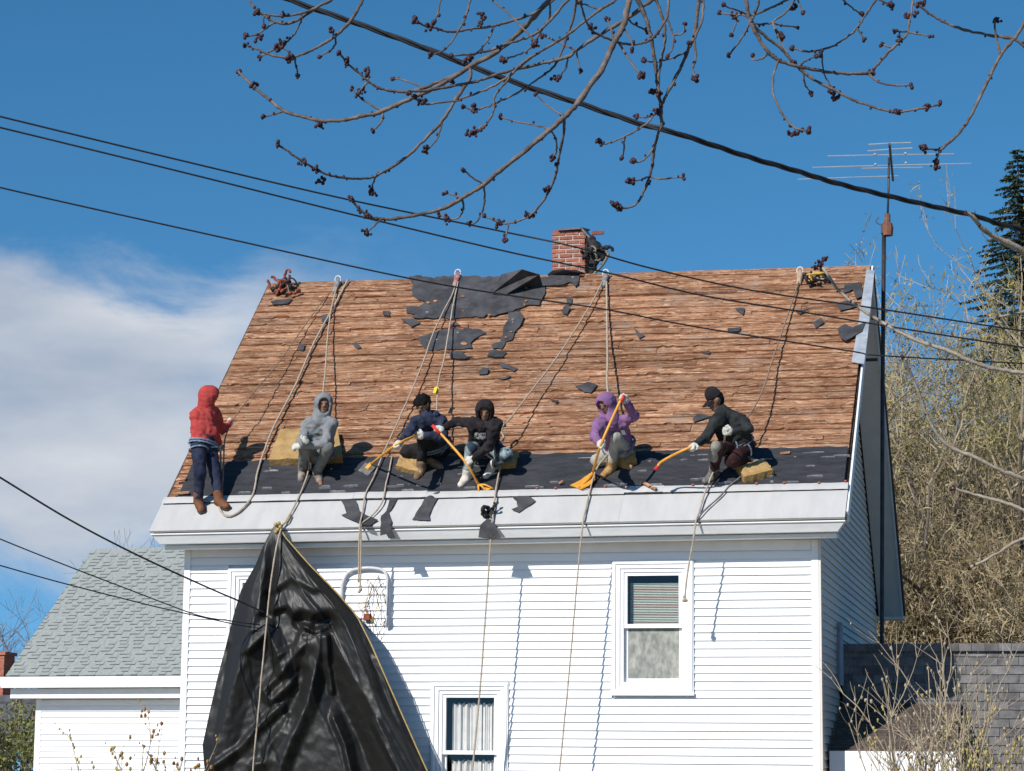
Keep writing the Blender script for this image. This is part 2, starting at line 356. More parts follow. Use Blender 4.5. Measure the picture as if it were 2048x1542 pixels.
# thin eave deck edge under the flashing
# ---- old wood shingle courses left on the roof, each run of board its own piece
def wood_mat():
    mt = bpy.data.materials.new('weathered_roof_wood'); mt.use_nodes = True; nt = mt.node_tree; n = nt.nodes; l = nt.links; b = n['Principled BSDF']
    b.inputs['Roughness'].default_value = 0.88; b.inputs['Specular IOR Level'].default_value = 0.15
    tcx = n.new('ShaderNodeTexCoord'); oi = n.new('ShaderNodeObjectInfo')
    def noise(sx, sy, sc, det, rough=0.62, dist=0.0):
        mp = n.new('ShaderNodeMapping'); mp.inputs['Scale'].default_value = (sx, sy, sy); l.new(tcx.outputs['Object'], mp.inputs['Vector'])
        z = n.new('ShaderNodeTexNoise'); z.inputs['Scale'].default_value = sc; z.inputs['Detail'].default_value = det; z.inputs['Roughness'].default_value = rough; z.inputs['Distortion'].default_value = dist
        l.new(mp.outputs[0], z.inputs['Vector']); return z.outputs['Fac']
    def ramp(f, *st):
        r = n.new('ShaderNodeValToRGB'); e = r.color_ramp.elements
        e[0].position, e[0].color = st[0][0], (*st[0][1], 1); e[1].position, e[1].color = st[-1][0], (*st[-1][1], 1)
        for p, c in st[1:-1]: q = e.new(p); q.color = (*c, 1)
        l.new(f, r.inputs['Fac']); return r.outputs[0]
    def mix(a, b2, f, mode='MIX'):
        x = n.new('ShaderNodeMixRGB'); x.blend_type = mode
        for i, v in ((0, f), (1, a), (2, b2)):
            if isinstance(v, (int, float)): x.inputs[i].default_value = v
            elif isinstance(v, tuple): x.inputs[i].default_value = (*v, 1)
            else: l.new(v, x.inputs[i])
        return x.outputs[0]
    grain = ramp(noise(0.55, 6.5, 4.5, 9, 0.70, 0.0), (0.28, (0.080, 0.027, 0.014)), (0.41, (0.225, 0.098, 0.052)), (0.53, (0.365, 0.190, 0.106)), (0.66, (0.56, 0.352, 0.215)))
    stain = ramp(noise(1, 1, 1.3, 6), (0.38, (0.62, 0.55, 0.50)), (0.58, (1.0, 1.0, 1.0)))
    c = mix(grain, stain, 0.75, 'MULTIPLY')
    spots = ramp(noise(1.0, 2.2, 11, 4), (0.585, (0, 0, 0)), (0.645, (1, 1, 1)))
    c = mix(c, (0.10, 0.052, 0.035), spots)
    pale = ramp(noise(0.8, 5.0, 9, 5), (0.55, (0, 0, 0)), (0.66, (1, 1, 1)))
    c = mix(c, (0.66, 0.46, 0.31), mix((0, 0, 0), pale, 0.80))
    grey = ramp(noise(0.6, 1.4, 2.1, 5), (0.56, (0, 0, 0)), (0.70, (1, 1, 1)))
    c = mix(c, (0.30, 0.235, 0.19), mix((0, 0, 0), grey, 0.55))
    h = n.new('ShaderNodeHueSaturation'); mr = n.new('ShaderNodeMapRange'); mr.inputs['To Min'].default_value = 0.72; mr.inputs['To Max'].default_value = 1.12
    l.new(oi.outputs['Random'], mr.inputs['Value']); l.new(mr.outputs[0], h.inputs['Value']); l.new(c, h.inputs['Color']); l.new(h.outputs[0], b.inputs['Base Color'])
    bp = n.new('ShaderNodeBump'); bp.inputs['Strength'].default_value = 0.5; bp.inputs['Distance'].default_value = 0.015
    l.new(noise(1.0, 6.0, 7, 7, 0.7), bp.inputs['Height']); l.new(bp.outputs[0], b.inputs['Normal'])
    return mt
m_wood = wood_mat()
T_FELT = 0.236                             # the new underlayment reaches up to here
def board_run(s0, s1, t0, t1, th, seed, name='roof_board', parent=None, rough=0.0045, lift=0.0):
    L = (s1-s0)*RW; n = max(4, int(L/0.05)); b = MB(); rows = [[], [], [], []]
    xs = np.linspace(0, 1, n+1); nz = pnoise(np.stack([xs*L*2.2, np.full(n+1, seed*1.37), np.full(n+1, 0.3)], -1))*1.1+pnoise(np.stack([xs*L*9, np.full(n+1, seed*2.1), np.full(n+1, 4.3)], -1))*0.8
    n2 = pnoise(np.stack([xs*L*1.1, np.full(n+1, seed*3.3), np.full(n+1, 9.3)], -1))
    sl = random.uniform(-0.25, 0.25)*(t1-t0)*SLOPE*0.25
    for i, x in enumerate(xs):
        s = s0+(s1-s0)*x
        dt = (nz[i]*rough*1.6)/SLOPE
        if nz[i] > 0.50: dt += 0.03/SLOPE
        dx = (sl if i in (0, n) else 0)/RW
        hh = th*(0.8+0.55*n2[i])
        rows[0].append(RS(s, t0+dt, lift-0.02)); rows[1].append(RS(s, t0+dt, lift+hh)); rows[2].append(RS(s+dx*0, (t0*0.45+t1*0.55), lift+hh*0.72+0.004*nz[i])); rows[3].append(RS(s, t1, lift+0.004))
    b.grid(rows); k = n+1
    b.add([rows[0][0], rows[1][0], rows[2][0], rows[3][0]], [(0, 1, 2, 3)]); b.add([rows[0][-1], rows[1][-1], rows[2][-1], rows[3][-1]], [(3, 2, 1, 0)])
    return b.build(name, m_wood, parent or roof)
NC = 27; dt = (1.0-T_FELT+0.006)/NC; sd = 0
for c in range(NC):
    t0 = T_FELT-0.006+c*dt; t1 = min(t0+dt*1.25, 0.999); s = 0.004
    while s < 0.994:
        w = random.uniform(2.0, 7.0)/RW; e = s+w
        if e > 0.93: e = 0.995
        sd += 1
        ta = t0+random.uniform(-0.0008, 0.0008); 
        board_run(s, e-0.0006, max(ta, T_FELT-0.006), t1, random.choice([0.034, 0.040, 0.046, 0.052]), sd)
        s = e
for k in range(150):                       # splintered remnants between the courses
    t0 = random.uniform(T_FELT+0.01, 0.97); s0 = random.uniform(0.0, 0.93); w = random.uniform(0.3, 1.8)/RW
    sd += 1; board_run(s0, min(s0+w, 0.994), t0, t0+random.uniform(0.35, 0.8)*dt, random.uniform(0.007, 0.014), sd, 'shingle_remnant', rough=0.007, lift=0.026)
# left rake: exposed board ends below the felt too
for k in range(6):
    t0 = 0.10+k*0.026; sd += 1; board_run(0.004, 0.035+random.uniform(0, 0.02), t0, t0+0.03, 0.02, sd)
# ---- underlayment band
m_felt = M('black_underlayment', (0.016, 0.017, 0.021), (0.038, 0.038, 0.045), 6, 0.72, 0.5, 26, spec=0.4, stretch=(0.5, 2, 2))
m_scuff = M('chalky_scuff', (0.20, 0.20, 0.22), (0.36, 0.36, 0.38), 30, 0.9)
m_paper = M('torn_tar_paper', (0.032, 0.032, 0.036), (0.074, 0.072, 0.078), 5, 0.8, 0.25, 20, spec=0.35)
TF0 = 0.088
b = MB(); rows = []
for j in range(9):
    r_ = []
    for i in range(141):
        s = 0.020+(0.994-0.020)*i/140; x = s*RW
        if s < 0.10: s_ = s
        top = T_FELT+(0.010*float(pnoise(np.array([x*1.3, 1.5, 2.2])))+0.006*float(pnoise(np.array([x*6, 8.5, 2.2]))))
        t = TF0+(top-TF0)*j/8
        off = 0.040+0.022*(j/8)+0.010*float(pnoise(np.array([x*0.9, t*30, 7.7])))+0.006*float(pnoise(np.array([x*3.1, t*60, 1.7])))
        r_.append(RS(s, t, off))
    rows.append(r_)
b.grid(rows); und = b.build('underlayment', m_felt, roof, smooth=True)
b = MB()
for k in range(120):                       # chalky scrape marks along the laps
    t = random.choice([0.115, 0.13, 0.165, 0.195, 0.2, 0.215])+random.uniform(-0.003, 0.003); s = random.uniform(0.07, 0.98); L = random.uniform(0.02, 0.22)/RW
    if RNG.random() < 0.4 and s < 0.72: continue
    w = random.uniform(0.004, 0.011)/SLOPE
    P = [RS(s, t, 0.074), RS(s+L, t+random.uniform(-.001, .001), 0.074), RS(s+L*0.9, t+w, 0.074), RS(s+L*0.2, t+w*0.8, 0.074)]
    b.sheet(P, [p-RN*0.03 for p in P])
b.build('scuff_mark', m_scuff, und)['kind'] = 'stuff'
# ---- white metal eave flashing in panels
m_flash = M('white_eave_metal', (0.45, 0.442, 0.43), (0.50, 0.49, 0.478), 2.2, 0.5, 0.08, 5, spec=0.45, rnd=0.02, stretch=(3, 0.8, 0.8))
seams = [301, 398, 586, 700, 845, 1030, 1242, 1320, 1400, 1540, 1692]
for k in range(len(seams)-1):
    s0 = roofst(seams[k], 1020)[0] if k else 0.0; s1 = roofst(seams[k+1], 1020)[0] if k < len(seams)-2 else 1.0
    b = MB(); G = []; ttop = 0.097+random.uniform(-0.003, 0.003)
    for j in range(5):
        t = -0.004+(ttop+0.004)*j/4
        G.append([RS(s0+(s1-s0)*i/8-0.0010*(i == 0), t, 0.018+0.0015*(k % 2)+0.004*float(pnoise(np.array([i*0.5+k*3, j*0.6, 5.5])))) for i in range(9)])
    b.grid(G)
    b.grid([[RS(s0+(s1-s0)*i/8, -0.004, -0.012) for i in range(9)], G[0]]); b.grid([[RS(s0, -0.004+(ttop+.004)*j/4, 0.0) for j in range(5)], [G[j][0] for j in range(5)]])
    b.grid([[G[j][8] for j in range(5)], [RS(s1, -0.004+(ttop+.004)*j/4, -0.03 if k == len(seams)-2 else 0.0) for j in range(5)]])
    b.build('flashing_panel', m_flash, roof)
    b = MB(); G = []                        # loose turned-up upper hem
    for j in range(3): G.append([RS(s0+(s1-s0)*i/12, ttop-0.008+0.011*j, 0.046+0.008*math.sin(j*1.4)+0.006*float(pnoise(np.array([i*0.8+k*5, j*0.2, 2.5])))) for i in range(13)])
    b.grid(G); b.build('flashing_hem', m_flash, roof)
m_nail = M('red_nail_cap', (0.35, 0.10, 0.07))
for x in (1075, 1112, 1160, 1210, 1255, 1385, 1432, 1512, 1567, 1637, 1690): 
    q = RS(roofst(x, 985)[0], 0.1085+random.uniform(-.002, .002), 0.05); MB().tube([q, q+RN*0.022], 0.016, 7).build('nail_cap', m_nail, und)
for x0, y0, x1, y1 in ((1284, 963, 1300, 972), (1302, 974, 1312, 977), (345, 988, 378, 986), (1118, 966, 1126, 962), (352, 962, 372, 958), (640, 930, 652, 926), (1560, 905, 1580, 903)):
    a = rp(x0, y0, 0.07); c = rp(x1, y1, 0.085); d = unit(c-a); MB().obox((a+c)/2, d, np.cross(RN, d), RN, np.linalg.norm(c-a)/2, 0.022, 0.006).build('wood_splinter', m_wood, roof)
# ---- galvanised rake strip, upper right
m_galv = M('galvanised_strip', (0.34, 0.37, 0.41), (0.50, 0.53, 0.57), 7, 0.45, 0.3, 12, metal=0.3)
cuts = [(1741, 531, 1750, 533), (1700, 718, 1727, 722)]
def strip(pts, name='rake_flashing', off=0.03, m=None, parent=None):
    P = [rp(x, y, off) for x, y in pts]; b = MB(); b.sheet(P, [p-RN*0.012 for p in P]); return b.build(name, m or m_galv, parent or roof)
strip([(1703, 718), (1728, 722), (1735, 668), (1742, 600), (1749, 531), (1733, 530), (1724, 590), (1714, 655)], off=0.075)
# ---- tar paper still nailed to the roof
import bmesh
def paper(P, name, m, parent, amp=0.018, cuts=2, tag_=None):            # a torn sheet: outline filled, subdivided and rumpled
    o0 = ORG.get(parent, np.zeros(3)) if parent is not None else np.zeros(3); bm = bmesh.new(); vs = [bm.verts.new(tuple(p-o0)) for p in P]; f = bm.faces.new(vs)
    f.normal_update(); nn = np.array(f.normal); nn = nn if nn@RN > 0 else -nn
    edge = set(vs); bmesh.ops.triangulate(bm, faces=[f]); bmesh.ops.subdivide_edges(bm, edges=[e for e in bm.edges if e.calc_length() > 0.12], cuts=cuts, use_grid_fill=True); bmesh.ops.triangulate(bm, faces=bm.faces[:])
    for v in bm.verts:
        p = np.array(v.co)+o0; k = amp*(float(pnoise(p*4.1))+0.5*float(pnoise(p*11)))*1.2
        v.co = Vector(tuple(np.array(v.co)+RN*k))
    r_ = bmesh.ops.extrude_face_region(bm, geom=bm.faces[:])
    for v in [g_ for g_ in r_['geom'] if isinstance(g_, bmesh.types.BMVert)]: v.co -= Vector(tuple(RN*0.008))
    bmesh.ops.recalc_face_normals(bm, faces=bm.faces[:]); me = bpy.data.meshes.new(name); bm.to_mesh(me); bm.free(); me.materials.append(m)
    o = bpy.data.objects.new(name, me); COL.objects.link(o); ORG[o] = o0
    if parent is not None: o.parent = parent
    return o
def scrap(pts, z=None, off=0.062, name='tar_paper', parent=None, curl=0.0, m=None, jag=1.5):
    if z: pts = [(z[0]+x/z[2], z[1]+y/z[2]) for x, y in pts]
    Q = []
    for i in range(len(pts)):
        a = np.array(pts[i]); c = np.array(pts[(i+1) % len(pts)]); L = np.linalg.norm(c-a); k = max(1, int(L/7))
        for q in range(k):
            p = a+(c-a)*q/k
            if q: p = p+RNG.normal(size=2)*jag*0.85
            Q.append(p)
    c0 = np.mean(Q, axis=0)
    n_ = len(Q); b = MB(); P = [rp(x, y, off+curl*random.uniform(0.2, 1)) for x, y in Q]; cc = rp(*c0, off+0.004)
    return paper(P, name, m or m_paper, parent or roof)
Z2 = (800, 520, 5.389)
scrap([(95, 200), (400, 192), (800, 188), (1090, 185), (1310, 182), (1600, 178), (1680, 120), (1940, 130), (1930, 190), (1890, 285), (1850, 240), (1700, 270), (1560, 270), (1570, 340), (1500, 490), (1440, 480), (1380, 480), (1290, 525), (1130, 570), (1020, 610), (940, 590), (900, 625), (650, 630), (400, 640), (130, 640), (160, 600), (70, 590), (70, 530), (200, 520), (270, 460), (180, 430), (130, 390), (140, 300)], Z2)
scrap([(1165, 570), (1300, 560), (1335, 620), (1290, 720), (1230, 780), (1210, 855), (1140, 880), (1095, 960), (1000, 960), (985, 920), (1080, 880), (1110, 770), (1140, 680)], Z2)
scrap([(190, 850), (320, 800), (470, 760), (700, 740), (860, 745), (930, 790), (830, 840), (760, 900), (780, 960), (600, 970), (290, 975), (245, 940)], Z2)
for pl in ([(10, 650), (150, 650), (220, 690), (120, 730)], [(530, 720), (590, 675), (650, 715)], [(530, 1000), (640, 990), (720, 1040), (790, 1045), (700, 1070), (540, 1060)], [(940, 1040), (970, 975), (1080, 985), (1150, 990), (1110, 1045)],
           [(1065, 1105), (1270, 1165), (1230, 1195), (1100, 1160)], [(850, 1200), (900, 1165), (960, 1170), (940, 1230), (850, 1235)], [(1790, 400), (1850, 395), (1855, 450), (1810, 490), (1835, 510), (1800, 590), (1750, 570), (1760, 500), (1800, 470)],
           [(1050, 1275), (1200, 1255), (1110, 1285)]):
    scrap(pl, Z2, jag=0.8)
for pl in ([(1150, 770), (1180, 762), (1195, 768), (1182, 784), (1168, 782)], [(1385, 835), (1398, 825), (1422, 830), (1388, 842)], [(540, 608), (585, 604), (575, 614), (545, 616)], [(645, 634), (662, 632), (655, 650), (643, 648)],
           [(1100, 798), (1118, 800), (1112, 806)], [(596, 695), (610, 692), (606, 706), (598, 704)], [(704, 690), (714, 688), (722, 698), (714, 700)], [(765, 626), (780, 625), (778, 635), (766, 634)],
           [(1470, 613), (1490, 611), (1486, 624)], [(1455, 653), (1483, 650), (1478, 658), (1456, 659)], [(1625, 640), (1642, 628), (1648, 640), (1632, 650)], [(1590, 615), (1620, 612), (1600, 622)],
           [(1268, 655), (1290, 668), (1278, 675)], [(1400, 700), (1420, 698), (1418, 704)], [(1690, 560), (1722, 556), (1726, 585), (1712, 590), (1705, 570), (1685, 580)], [(1672, 600), (1700, 590), (1715, 605), (1680, 615)]):
    scrap(pl, None, jag=0.6)
scrap([(1675, 650), (1690, 642), (1705, 648), (1732, 636), (1724, 656), (1690, 675), (1680, 668)], None, off=0.09, jag=0.6)
for x, y, r_ in ((300, 475, 22), (380, 455, 26), (675, 400, 30), (680, 555, 18), (290, 575, 14), (1360, 300, 18), (1355, 440, 20), (1340, 480, 16), (1215, 640, 12), (1215, 672, 12), (1195, 770, 18), (1140, 835, 18), (620, 790, 14), (690, 905, 40), (1860, 180, 14), (560, 500, 10), (960, 595, 20), (395, 868, 12)):
    q = [(x+r_*math.cos(a)*random.uniform(.6, 1.1), y+r_*0.45*math.sin(a)*random.uniform(.6, 1.1)) for a in np.linspace(0, 5.6, 8)]
    P = [rp(Z2[0]+a/Z2[2], Z2[1]+c/Z2[2], 0.079) for a, c in q]; MB().sheet(P, [p-RN*0.03 for p in P]).build('torn_hole', m_wood if r_ > 15 else m_scuff, roof)
# the big loose flap folded over near the ridge
b = MB(); P = [rp(983, 588, 0.09), rp(1003, 550, 0.30), rp(1044, 539, 0.42), rp(1079, 549, 0.30), rp(1076, 556, 0.22), rp(1008, 592, 0.07)]
b.sheet(P, [p-RN*0.01-np.array([0, 0.01, 0]) for p in P]); b.build('tar_paper_flap', m_paper, roof)
P2 = [rp(1003, 550, 0.30), rp(1044, 539, 0.42), rp(1079, 549, 0.30), rp(1085, 572, 0.056), rp(1040, 578, 0.056)]
b = MB(); b.sheet(P2, [p-np.array([0, -0.012, 0.0]) for p in P2]); b.build('tar_paper_flap', m_paper, roof)
# nail heads and light nail holes along the felt hem
# ---- windows
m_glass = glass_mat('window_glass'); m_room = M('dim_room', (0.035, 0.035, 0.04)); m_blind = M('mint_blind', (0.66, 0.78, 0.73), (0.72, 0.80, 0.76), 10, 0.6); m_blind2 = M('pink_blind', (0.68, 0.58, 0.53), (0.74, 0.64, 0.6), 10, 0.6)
m_curt = M('white_curtain', (0.70, 0.71, 0.72), (0.80, 0.80, 0.80), 9, 0.85); m_reflect = M('tree_reflection', (0.17, 0.18, 0.165), (0.40, 0.40, 0.355), 9, 0.6, detail=10, lo=0.36, hi=0.70, stretch=(1.6, 1, 0.8))  # the grey-green mottling paints a tree reflection over the lower pane
def window(r, kind, zmid):
    x0, x1, z0, z1 = r; w = empty('window', ((x0+x1)/2, 0, z0)); w.parent = house; w.location = tuple(np.array(w.location)-ORG[house]); ORG[w] = np.array([(x0+x1)/2, 0, z0])
    def ring(name, a, b_, y0, y1, t, mat, bot=None):
        X0, X1, Z0, Z1 = a, b_, 0, 0
    def frame(name, X0, X1, Z0, Z1, t, y0, y1, mat, tb=None):
        tb = tb or t; m = MB()
        m.box((X0, y0, Z0), (X0+t, y1, Z1)); m.box((X1-t, y0, Z0), (X1, y1, Z1)); m.box((X0+t, y0+.001, Z1-t), (X1-t, y1-.001, Z1)); m.box((X0+t, y0+.001, Z0), (X1-t, y1-.001, Z0+tb)); return m.build(name, mat, w)
    frame('casing', x0, x1, z0, z1, 0.10, -0.045, 0.032, m_trim)
    frame('casing_bead', x0+0.016, x1-0.016, z0+0.016, z1-0.016, 0.03, -0.060, -0.0455, m_trim)
    MB().box((x0-0.01, -0.075, z0-0.02), (x1+0.01, -0.046, z0+0.022)).build('sill', m_trim, w)
    a0, a1, c0, c1 = x0+0.102, x1-0.102, z0+0.102, z1-0.102
    frame('window_frame', a0, a1, c0, c1, 0.045, -0.028, 0.1, m_trim)
    frame('window_sash', a0+0.047, a1-0.047, zmid-0.025, c1-0.047, 0.042, -0.012, 0.035, m_trim, 0.05)
    frame('window_sash', a0+0.047, a1-0.047, c0+0.047, zmid+0.022, 0.045, 0.038, 0.08, m_trim)
    MB().box((a0+0.087, 0.008, zmid+0.02), (a1-0.087, 0.012, c1-0.087)).build('pane', m_glass, w)
    MB().box((a0+0.09, 0.056, c0+0.09), (a1-0.09, 0.060, zmid-0.02)).build('pane', m_glass, w)
    m = MB(); bx0, bx1, bz0, bz1 = a0-0.05, a1+0.05, c0-0.05, c1+0.05
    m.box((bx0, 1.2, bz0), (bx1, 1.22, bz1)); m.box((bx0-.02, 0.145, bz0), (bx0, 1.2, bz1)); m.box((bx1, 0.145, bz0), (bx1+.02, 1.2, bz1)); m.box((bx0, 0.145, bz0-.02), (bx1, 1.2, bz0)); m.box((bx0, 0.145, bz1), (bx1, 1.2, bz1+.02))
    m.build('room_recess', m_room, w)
    gx0, gx1 = a0+0.06, a1-0.06
    if kind == 'blind':
        m = MB(); k = 0; z = c1-0.185
        while z > zmid-0.02:
            m.cur = 0 if (k % 5) < 3 else 1
            m.hexa([(gx0+0.045, 0.115, z), (gx1-0.01, 0.115, z), (gx1-0.01, 0.137, z+0.012), (gx0+0.045, 0.137, z+0.012), (gx0+0.045, 0.115, z+0.002), (gx1-0.01, 0.115, z+0.002), (gx1-0.01, 0.137, z+0.014), (gx0+0.045, 0.137, z+0.014)])
            z -= 0.021; k += 1
        m.build('blind', [m_blind, m_blind2], w)
        m = MB(); m.box((a0+0.085, 0.045, c0+0.085), (a1-0.085, 0.0495, zmid-0.022)); m.build('painted_reflection', m_reflect, w)
    if kind == 'curtain':
        for za, zb in ((c0+0.02, zmid-0.10), (zmid+0.02, c1-0.16)):
            G = []; k = 90
            for j in range(2):
                G.append([(gx0+0.08+(gx1-gx0-0.1)*i/k+0.01*math.sin(i*0.9), 0.135+0.026*math.sin(i*0.62+1.5*math.sin(i*0.13))+0.012*math.sin(i*1.7), (za if j == 0 else zb+0.012*math.sin(i*0.62))) for i in range(k+1)])
            MB().grid(G).build('curtain', m_curt, w, smooth=True)
    if kind == 'shade':
        MB().box((gx0, 0.12, zmid), (gx1, 0.125, c1)).build('blind', m_curt, w)
    return w
zm1 = aty(1308, 1252, 0)[2]; zm2 = aty(940, 1505, 0)[2]
window(WIN[0], 'blind', zm1); window(WIN[1], 'curtain', zm2); window(WIN[2], 'shade', zm1)
# ---- chimney, brick by brick
m_brick = M('old_brick', (0.26, 0.085, 0.055), (0.40, 0.16, 0.11), 14, 0.9, 0.5, 60, rnd=0.22); m_mortar = M('lime_mortar', (0.36, 0.31, 0.27), (0.5, 0.45, 0.4), 20, 0.95); m_slate = M('slate_cap', (0.10, 0.095, 0.11), (0.17, 0.16, 0.18), 8, 0.8)
cy = YR+0.12; ca = aty(1104, 540, cy); cb_ = aty(1170, 540, cy); ctop = aty(1130, 462, cy)[2]
cx0, cx1 = ca[0], cb_[0]; cdp = 0.5; cz0 = RL[2]-0.5
chim = MB().box((cx0+0.012, cy+0.012, cz0), (cx1-0.012, cy+cdp-0.012, ctop-0.02)).build('chimney', m_mortar, house)
def brick_mesh(l):
    b = MB(); h = 0.056; d = 0.045; c = 0.006
    b.hexa([(c, 0, c), (l-c, 0, c), (l, d, 0), (0, d, 0), (c, 0, h-c), (l-c, 0, h-c), (l, d, h), (0, d, h)]); o = b.build('brick', m_brick); me = o.data; bpy.data.objects.remove(o); return me
BM_ = {l: brick_mesh(l) for l in (0.195, 0.095)}
def brick_row(org, dx, length, rz, z, odd):
    u = 0.0
    while u < length-0.03:
        l = 0.095 if (odd and u == 0) else 0.195
        ll = min(l, length-u)
        p = np.array(org)+np.array(dx)*u; o = part('brick', BM_[l], chim, (p[0]+random.uniform(-.003, .003), p[1]+random.uniform(-.003, .003), z+random.uniform(-.002, .002)), (random.uniform(-.02, .02), 0, rz+random.uniform(-.015, .015)), (ll/l, 1, 1)); u += l+0.011
z = cz0; odd = 0
while z < ctop-0.02:
    brick_row((cx0, cy-0.002, 0), (1, 0, 0), cx1-cx0, 0, z, odd); brick_row((cx1+0.002, cy, 0), (0, 1, 0), cdp, R(90), z, 1-odd); brick_row((cx0-0.002, cy+cdp, 0), (0, -1, 0), cdp, R(-90), z, 1-odd)
    z += 0.067; odd ^= 1
b = MB(); zt = ctop
P = [(cx0+0.10, cy-0.05, zt+0.0), (cx1-0.06, cy-0.05, zt+0.01), (cx1-0.03, cy+cdp, zt+0.10), (cx0+0.02, cy+cdp, zt+0.085)]
b.hexa(P+[(x, y, z_+0.028) for x, y, z_ in P]); b.build('chimney_cap', m_slate, chim)
b = MB(); P = [(cx1-0.07, cy-0.03, zt+0.02), (cx1+0.06, cy-0.02, zt-0.13), (cx1+0.07, cy+0.4, zt-0.12), (cx1-0.07, cy+0.4, zt+0.07)]; b.hexa(P+[(x+0.015, y, z_+0.025) for x, y, z_ in P]); b.build('chimney_cap', m_slate, chim)
for (xx, zz) in ((cx0+0.03, zt-0.02), (cx1-0.13, zt-0.02)): part('brick', BM_[0.095], chim, (xx, cy+0.03, zz-0.005), (0.1, 0, 0.3))
b = MB(); P = [rp(1095, 549, 0.06), rp(1170, 545, 0.06), rp(1158, 541, 0.16), rp(1125, 538, 0.18), rp(1105, 541, 0.14)]; b.sheet(P, [p+np.array([0, .02, -.02]) for p in P]); b.build('chimney_flashing', m_paper, chim)
# ================================================================== SIDE ADDITION (low shingled roof beside the gable)
m_shin = M('grey_brown_shingle', (0.090, 0.087, 0.089), (0.185, 0.178, 0.178), 5, 0.9, 0.4, 50, rnd=0.18)
m_shinb = M('mossy_brown_shingle', (0.080, 0.060, 0.050), (0.135, 0.105, 0.088), 4, 0.92, 0.4, 50, rnd=0.15)
AX0, YW, AX1 = 0.06, 2.28, 7.5
e0 = aty(1800, 1506, 0.5)[2]; z_low = aty(1800, 1408, YW)[2]; z_top = aty(1850, 1296, YW)[2]; AY0 = 0.5; LX1 = aty(1914, 1450, 0.9)[0]
add = empty('side_addition', (3.5, 3.0, 0), 'flat topped addition clad in grey shingles against the right gable', 'addition')
awall = MB().box((AX0, YW, 0.0), (AX1, YW+3.2, z_top)).build('wall', m_shin, add)
MB().box((AX0, YW-0.05, z_top), (AX1, YW+3.25, z_top+0.03)).build('flat_roof', m_shin, add)
def shingle_mesh(w, h, m):
    b = MB(); P = [(0, 0, 0.022), (w-0.008, 0, 0.022), (w-0.008, h, 0.004), (0, h, 0.004)]; b.hexa([(x, y, 0) for x, y, _ in P]+P); o = b.build('shingle', m); me = o.data; bpy.data.objects.remove(o); return me
SHM = [shingle_mesh(0.27, 0.14, m_shin), shingle_mesh(0.27, 0.14, m_shinb)]
z = z_top-0.115; row = 0
while z > 1.55:
    x = AX0-(0.13 if row % 2 else 0)
    while x < 3.5:
        xx = max(x, AX0); w = min(0.27, x+0.27-xx)
        if not (z+0.115 < z_low and x+0.27 < LX1): part('shingle', SHM[1 if pnoise(np.array([x*0.9, z*1.4, 3.3]))+(2.6-z)*0.35 > 0.25 else 0], awall, (xx, YW-0.002, z+random.uniform(-.004, .004)), (R(90), 0, random.uniform(-.004, .004)), (w/0.27, 1, 1))
        x += 0.27
    z -= 0.115; row += 1
x = AX0
while x < 3.6:
    MB().box((x, YW-0.07, z_top-0.045), (x+0.165, YW+0.12, z_top+0.055)).build('cap_shingle', m_shin, awall); x += 0.17
low = empty('low_porch', (0.8, 0.6, 0), 'low brown shingled porch roof over a white band in the corner beside the gable', 'porch')
MB().box((AX0, AY0+0.12, 0.0), (LX1-0.05, YW-0.03, e0-0.08)).build('wall', m_vinyl, low)
y1_ = YW-0.03
b = MB(); b.hexa([(AX0, AY0, e0-0.05), (LX1, AY0, e0-0.05), (LX1, y1_, z_low-0.05), (AX0, y1_, z_low-0.05), (AX0, AY0, e0), (LX1, AY0, e0), (LX1, y1_, z_low), (AX0, y1_, z_low)]); aroof = b.build('roof', m_shinb, low)
MB().box((AX0, AY0-0.02, e0-0.24), (LX1, AY0-0.001, e0+0.02)).build('fascia', m_trim, low)
sv = np.array([0, y1_-AY0, z_low-e0]); SL = np.linalg.norm(sv); sv /= SL; an = np.array([0, -sv[2], sv[1]]); pitch_a = math.atan2(sv[2], sv[1]); v = 0.0; row = 0
while v < SL-0.14:
    x = AX0-(0.13 if row % 2 else 0)
    while x < LX1-0.02:
        xx = max(x, AX0); w = min(0.27, x+0.27-xx, LX1-xx); p = np.array([xx, AY0, e0])+sv*v+an*(0.003+random.uniform(0, .004)); part('shingle', SHM[1], aroof, p, (pitch_a, 0, 0), (w/0.27, 1, 1)); x += 0.27
    v += 0.115; row += 1
# pipe on the gable wall
b = MB(); b.tube([(0.075, 1.9, 2.9), (0.075, 1.9, 3.55), (0.075, 1.9, 3.62), (0.075, 1.82, 3.70)], 0.04, 8); b.build('gable_vent_pipe', M('painted_pipe', (0.26, 0.30, 0.37)), house)
# ================================================================== NEIGHBOUR HOUSE (left, farther back)
NY = R(6.8)+0.0
def nframe():
    A = atd(20, 1352, 43.0); B0 = atd(357, 1344, 42.0); d = B0-A; d[2] = 0
    ang = YAW-R(20)+0.0
    return A
nx = np.array([math.cos(YAW-R(20)), math.sin(YAW-R(20)), 0.0])       # along its eave (to the right, nearer)
nyv = np.array([-nx[1], nx[0], 0.0])                                   # into its depth
nO = atd(14, 1358, 43.5)                                                # left end of the eave
def NP(u, d, z): return nO+nx*u+nyv*d+np.array([0, 0, z])
nb = empty('neighbour_house', (nO[0]+2, nO[1]+2, 0), 'white clapboard house with pale grey shingle roof behind the left corner', 'house')
NU = 5.2; npitch = math.tan(R(41)); ND = 0.0
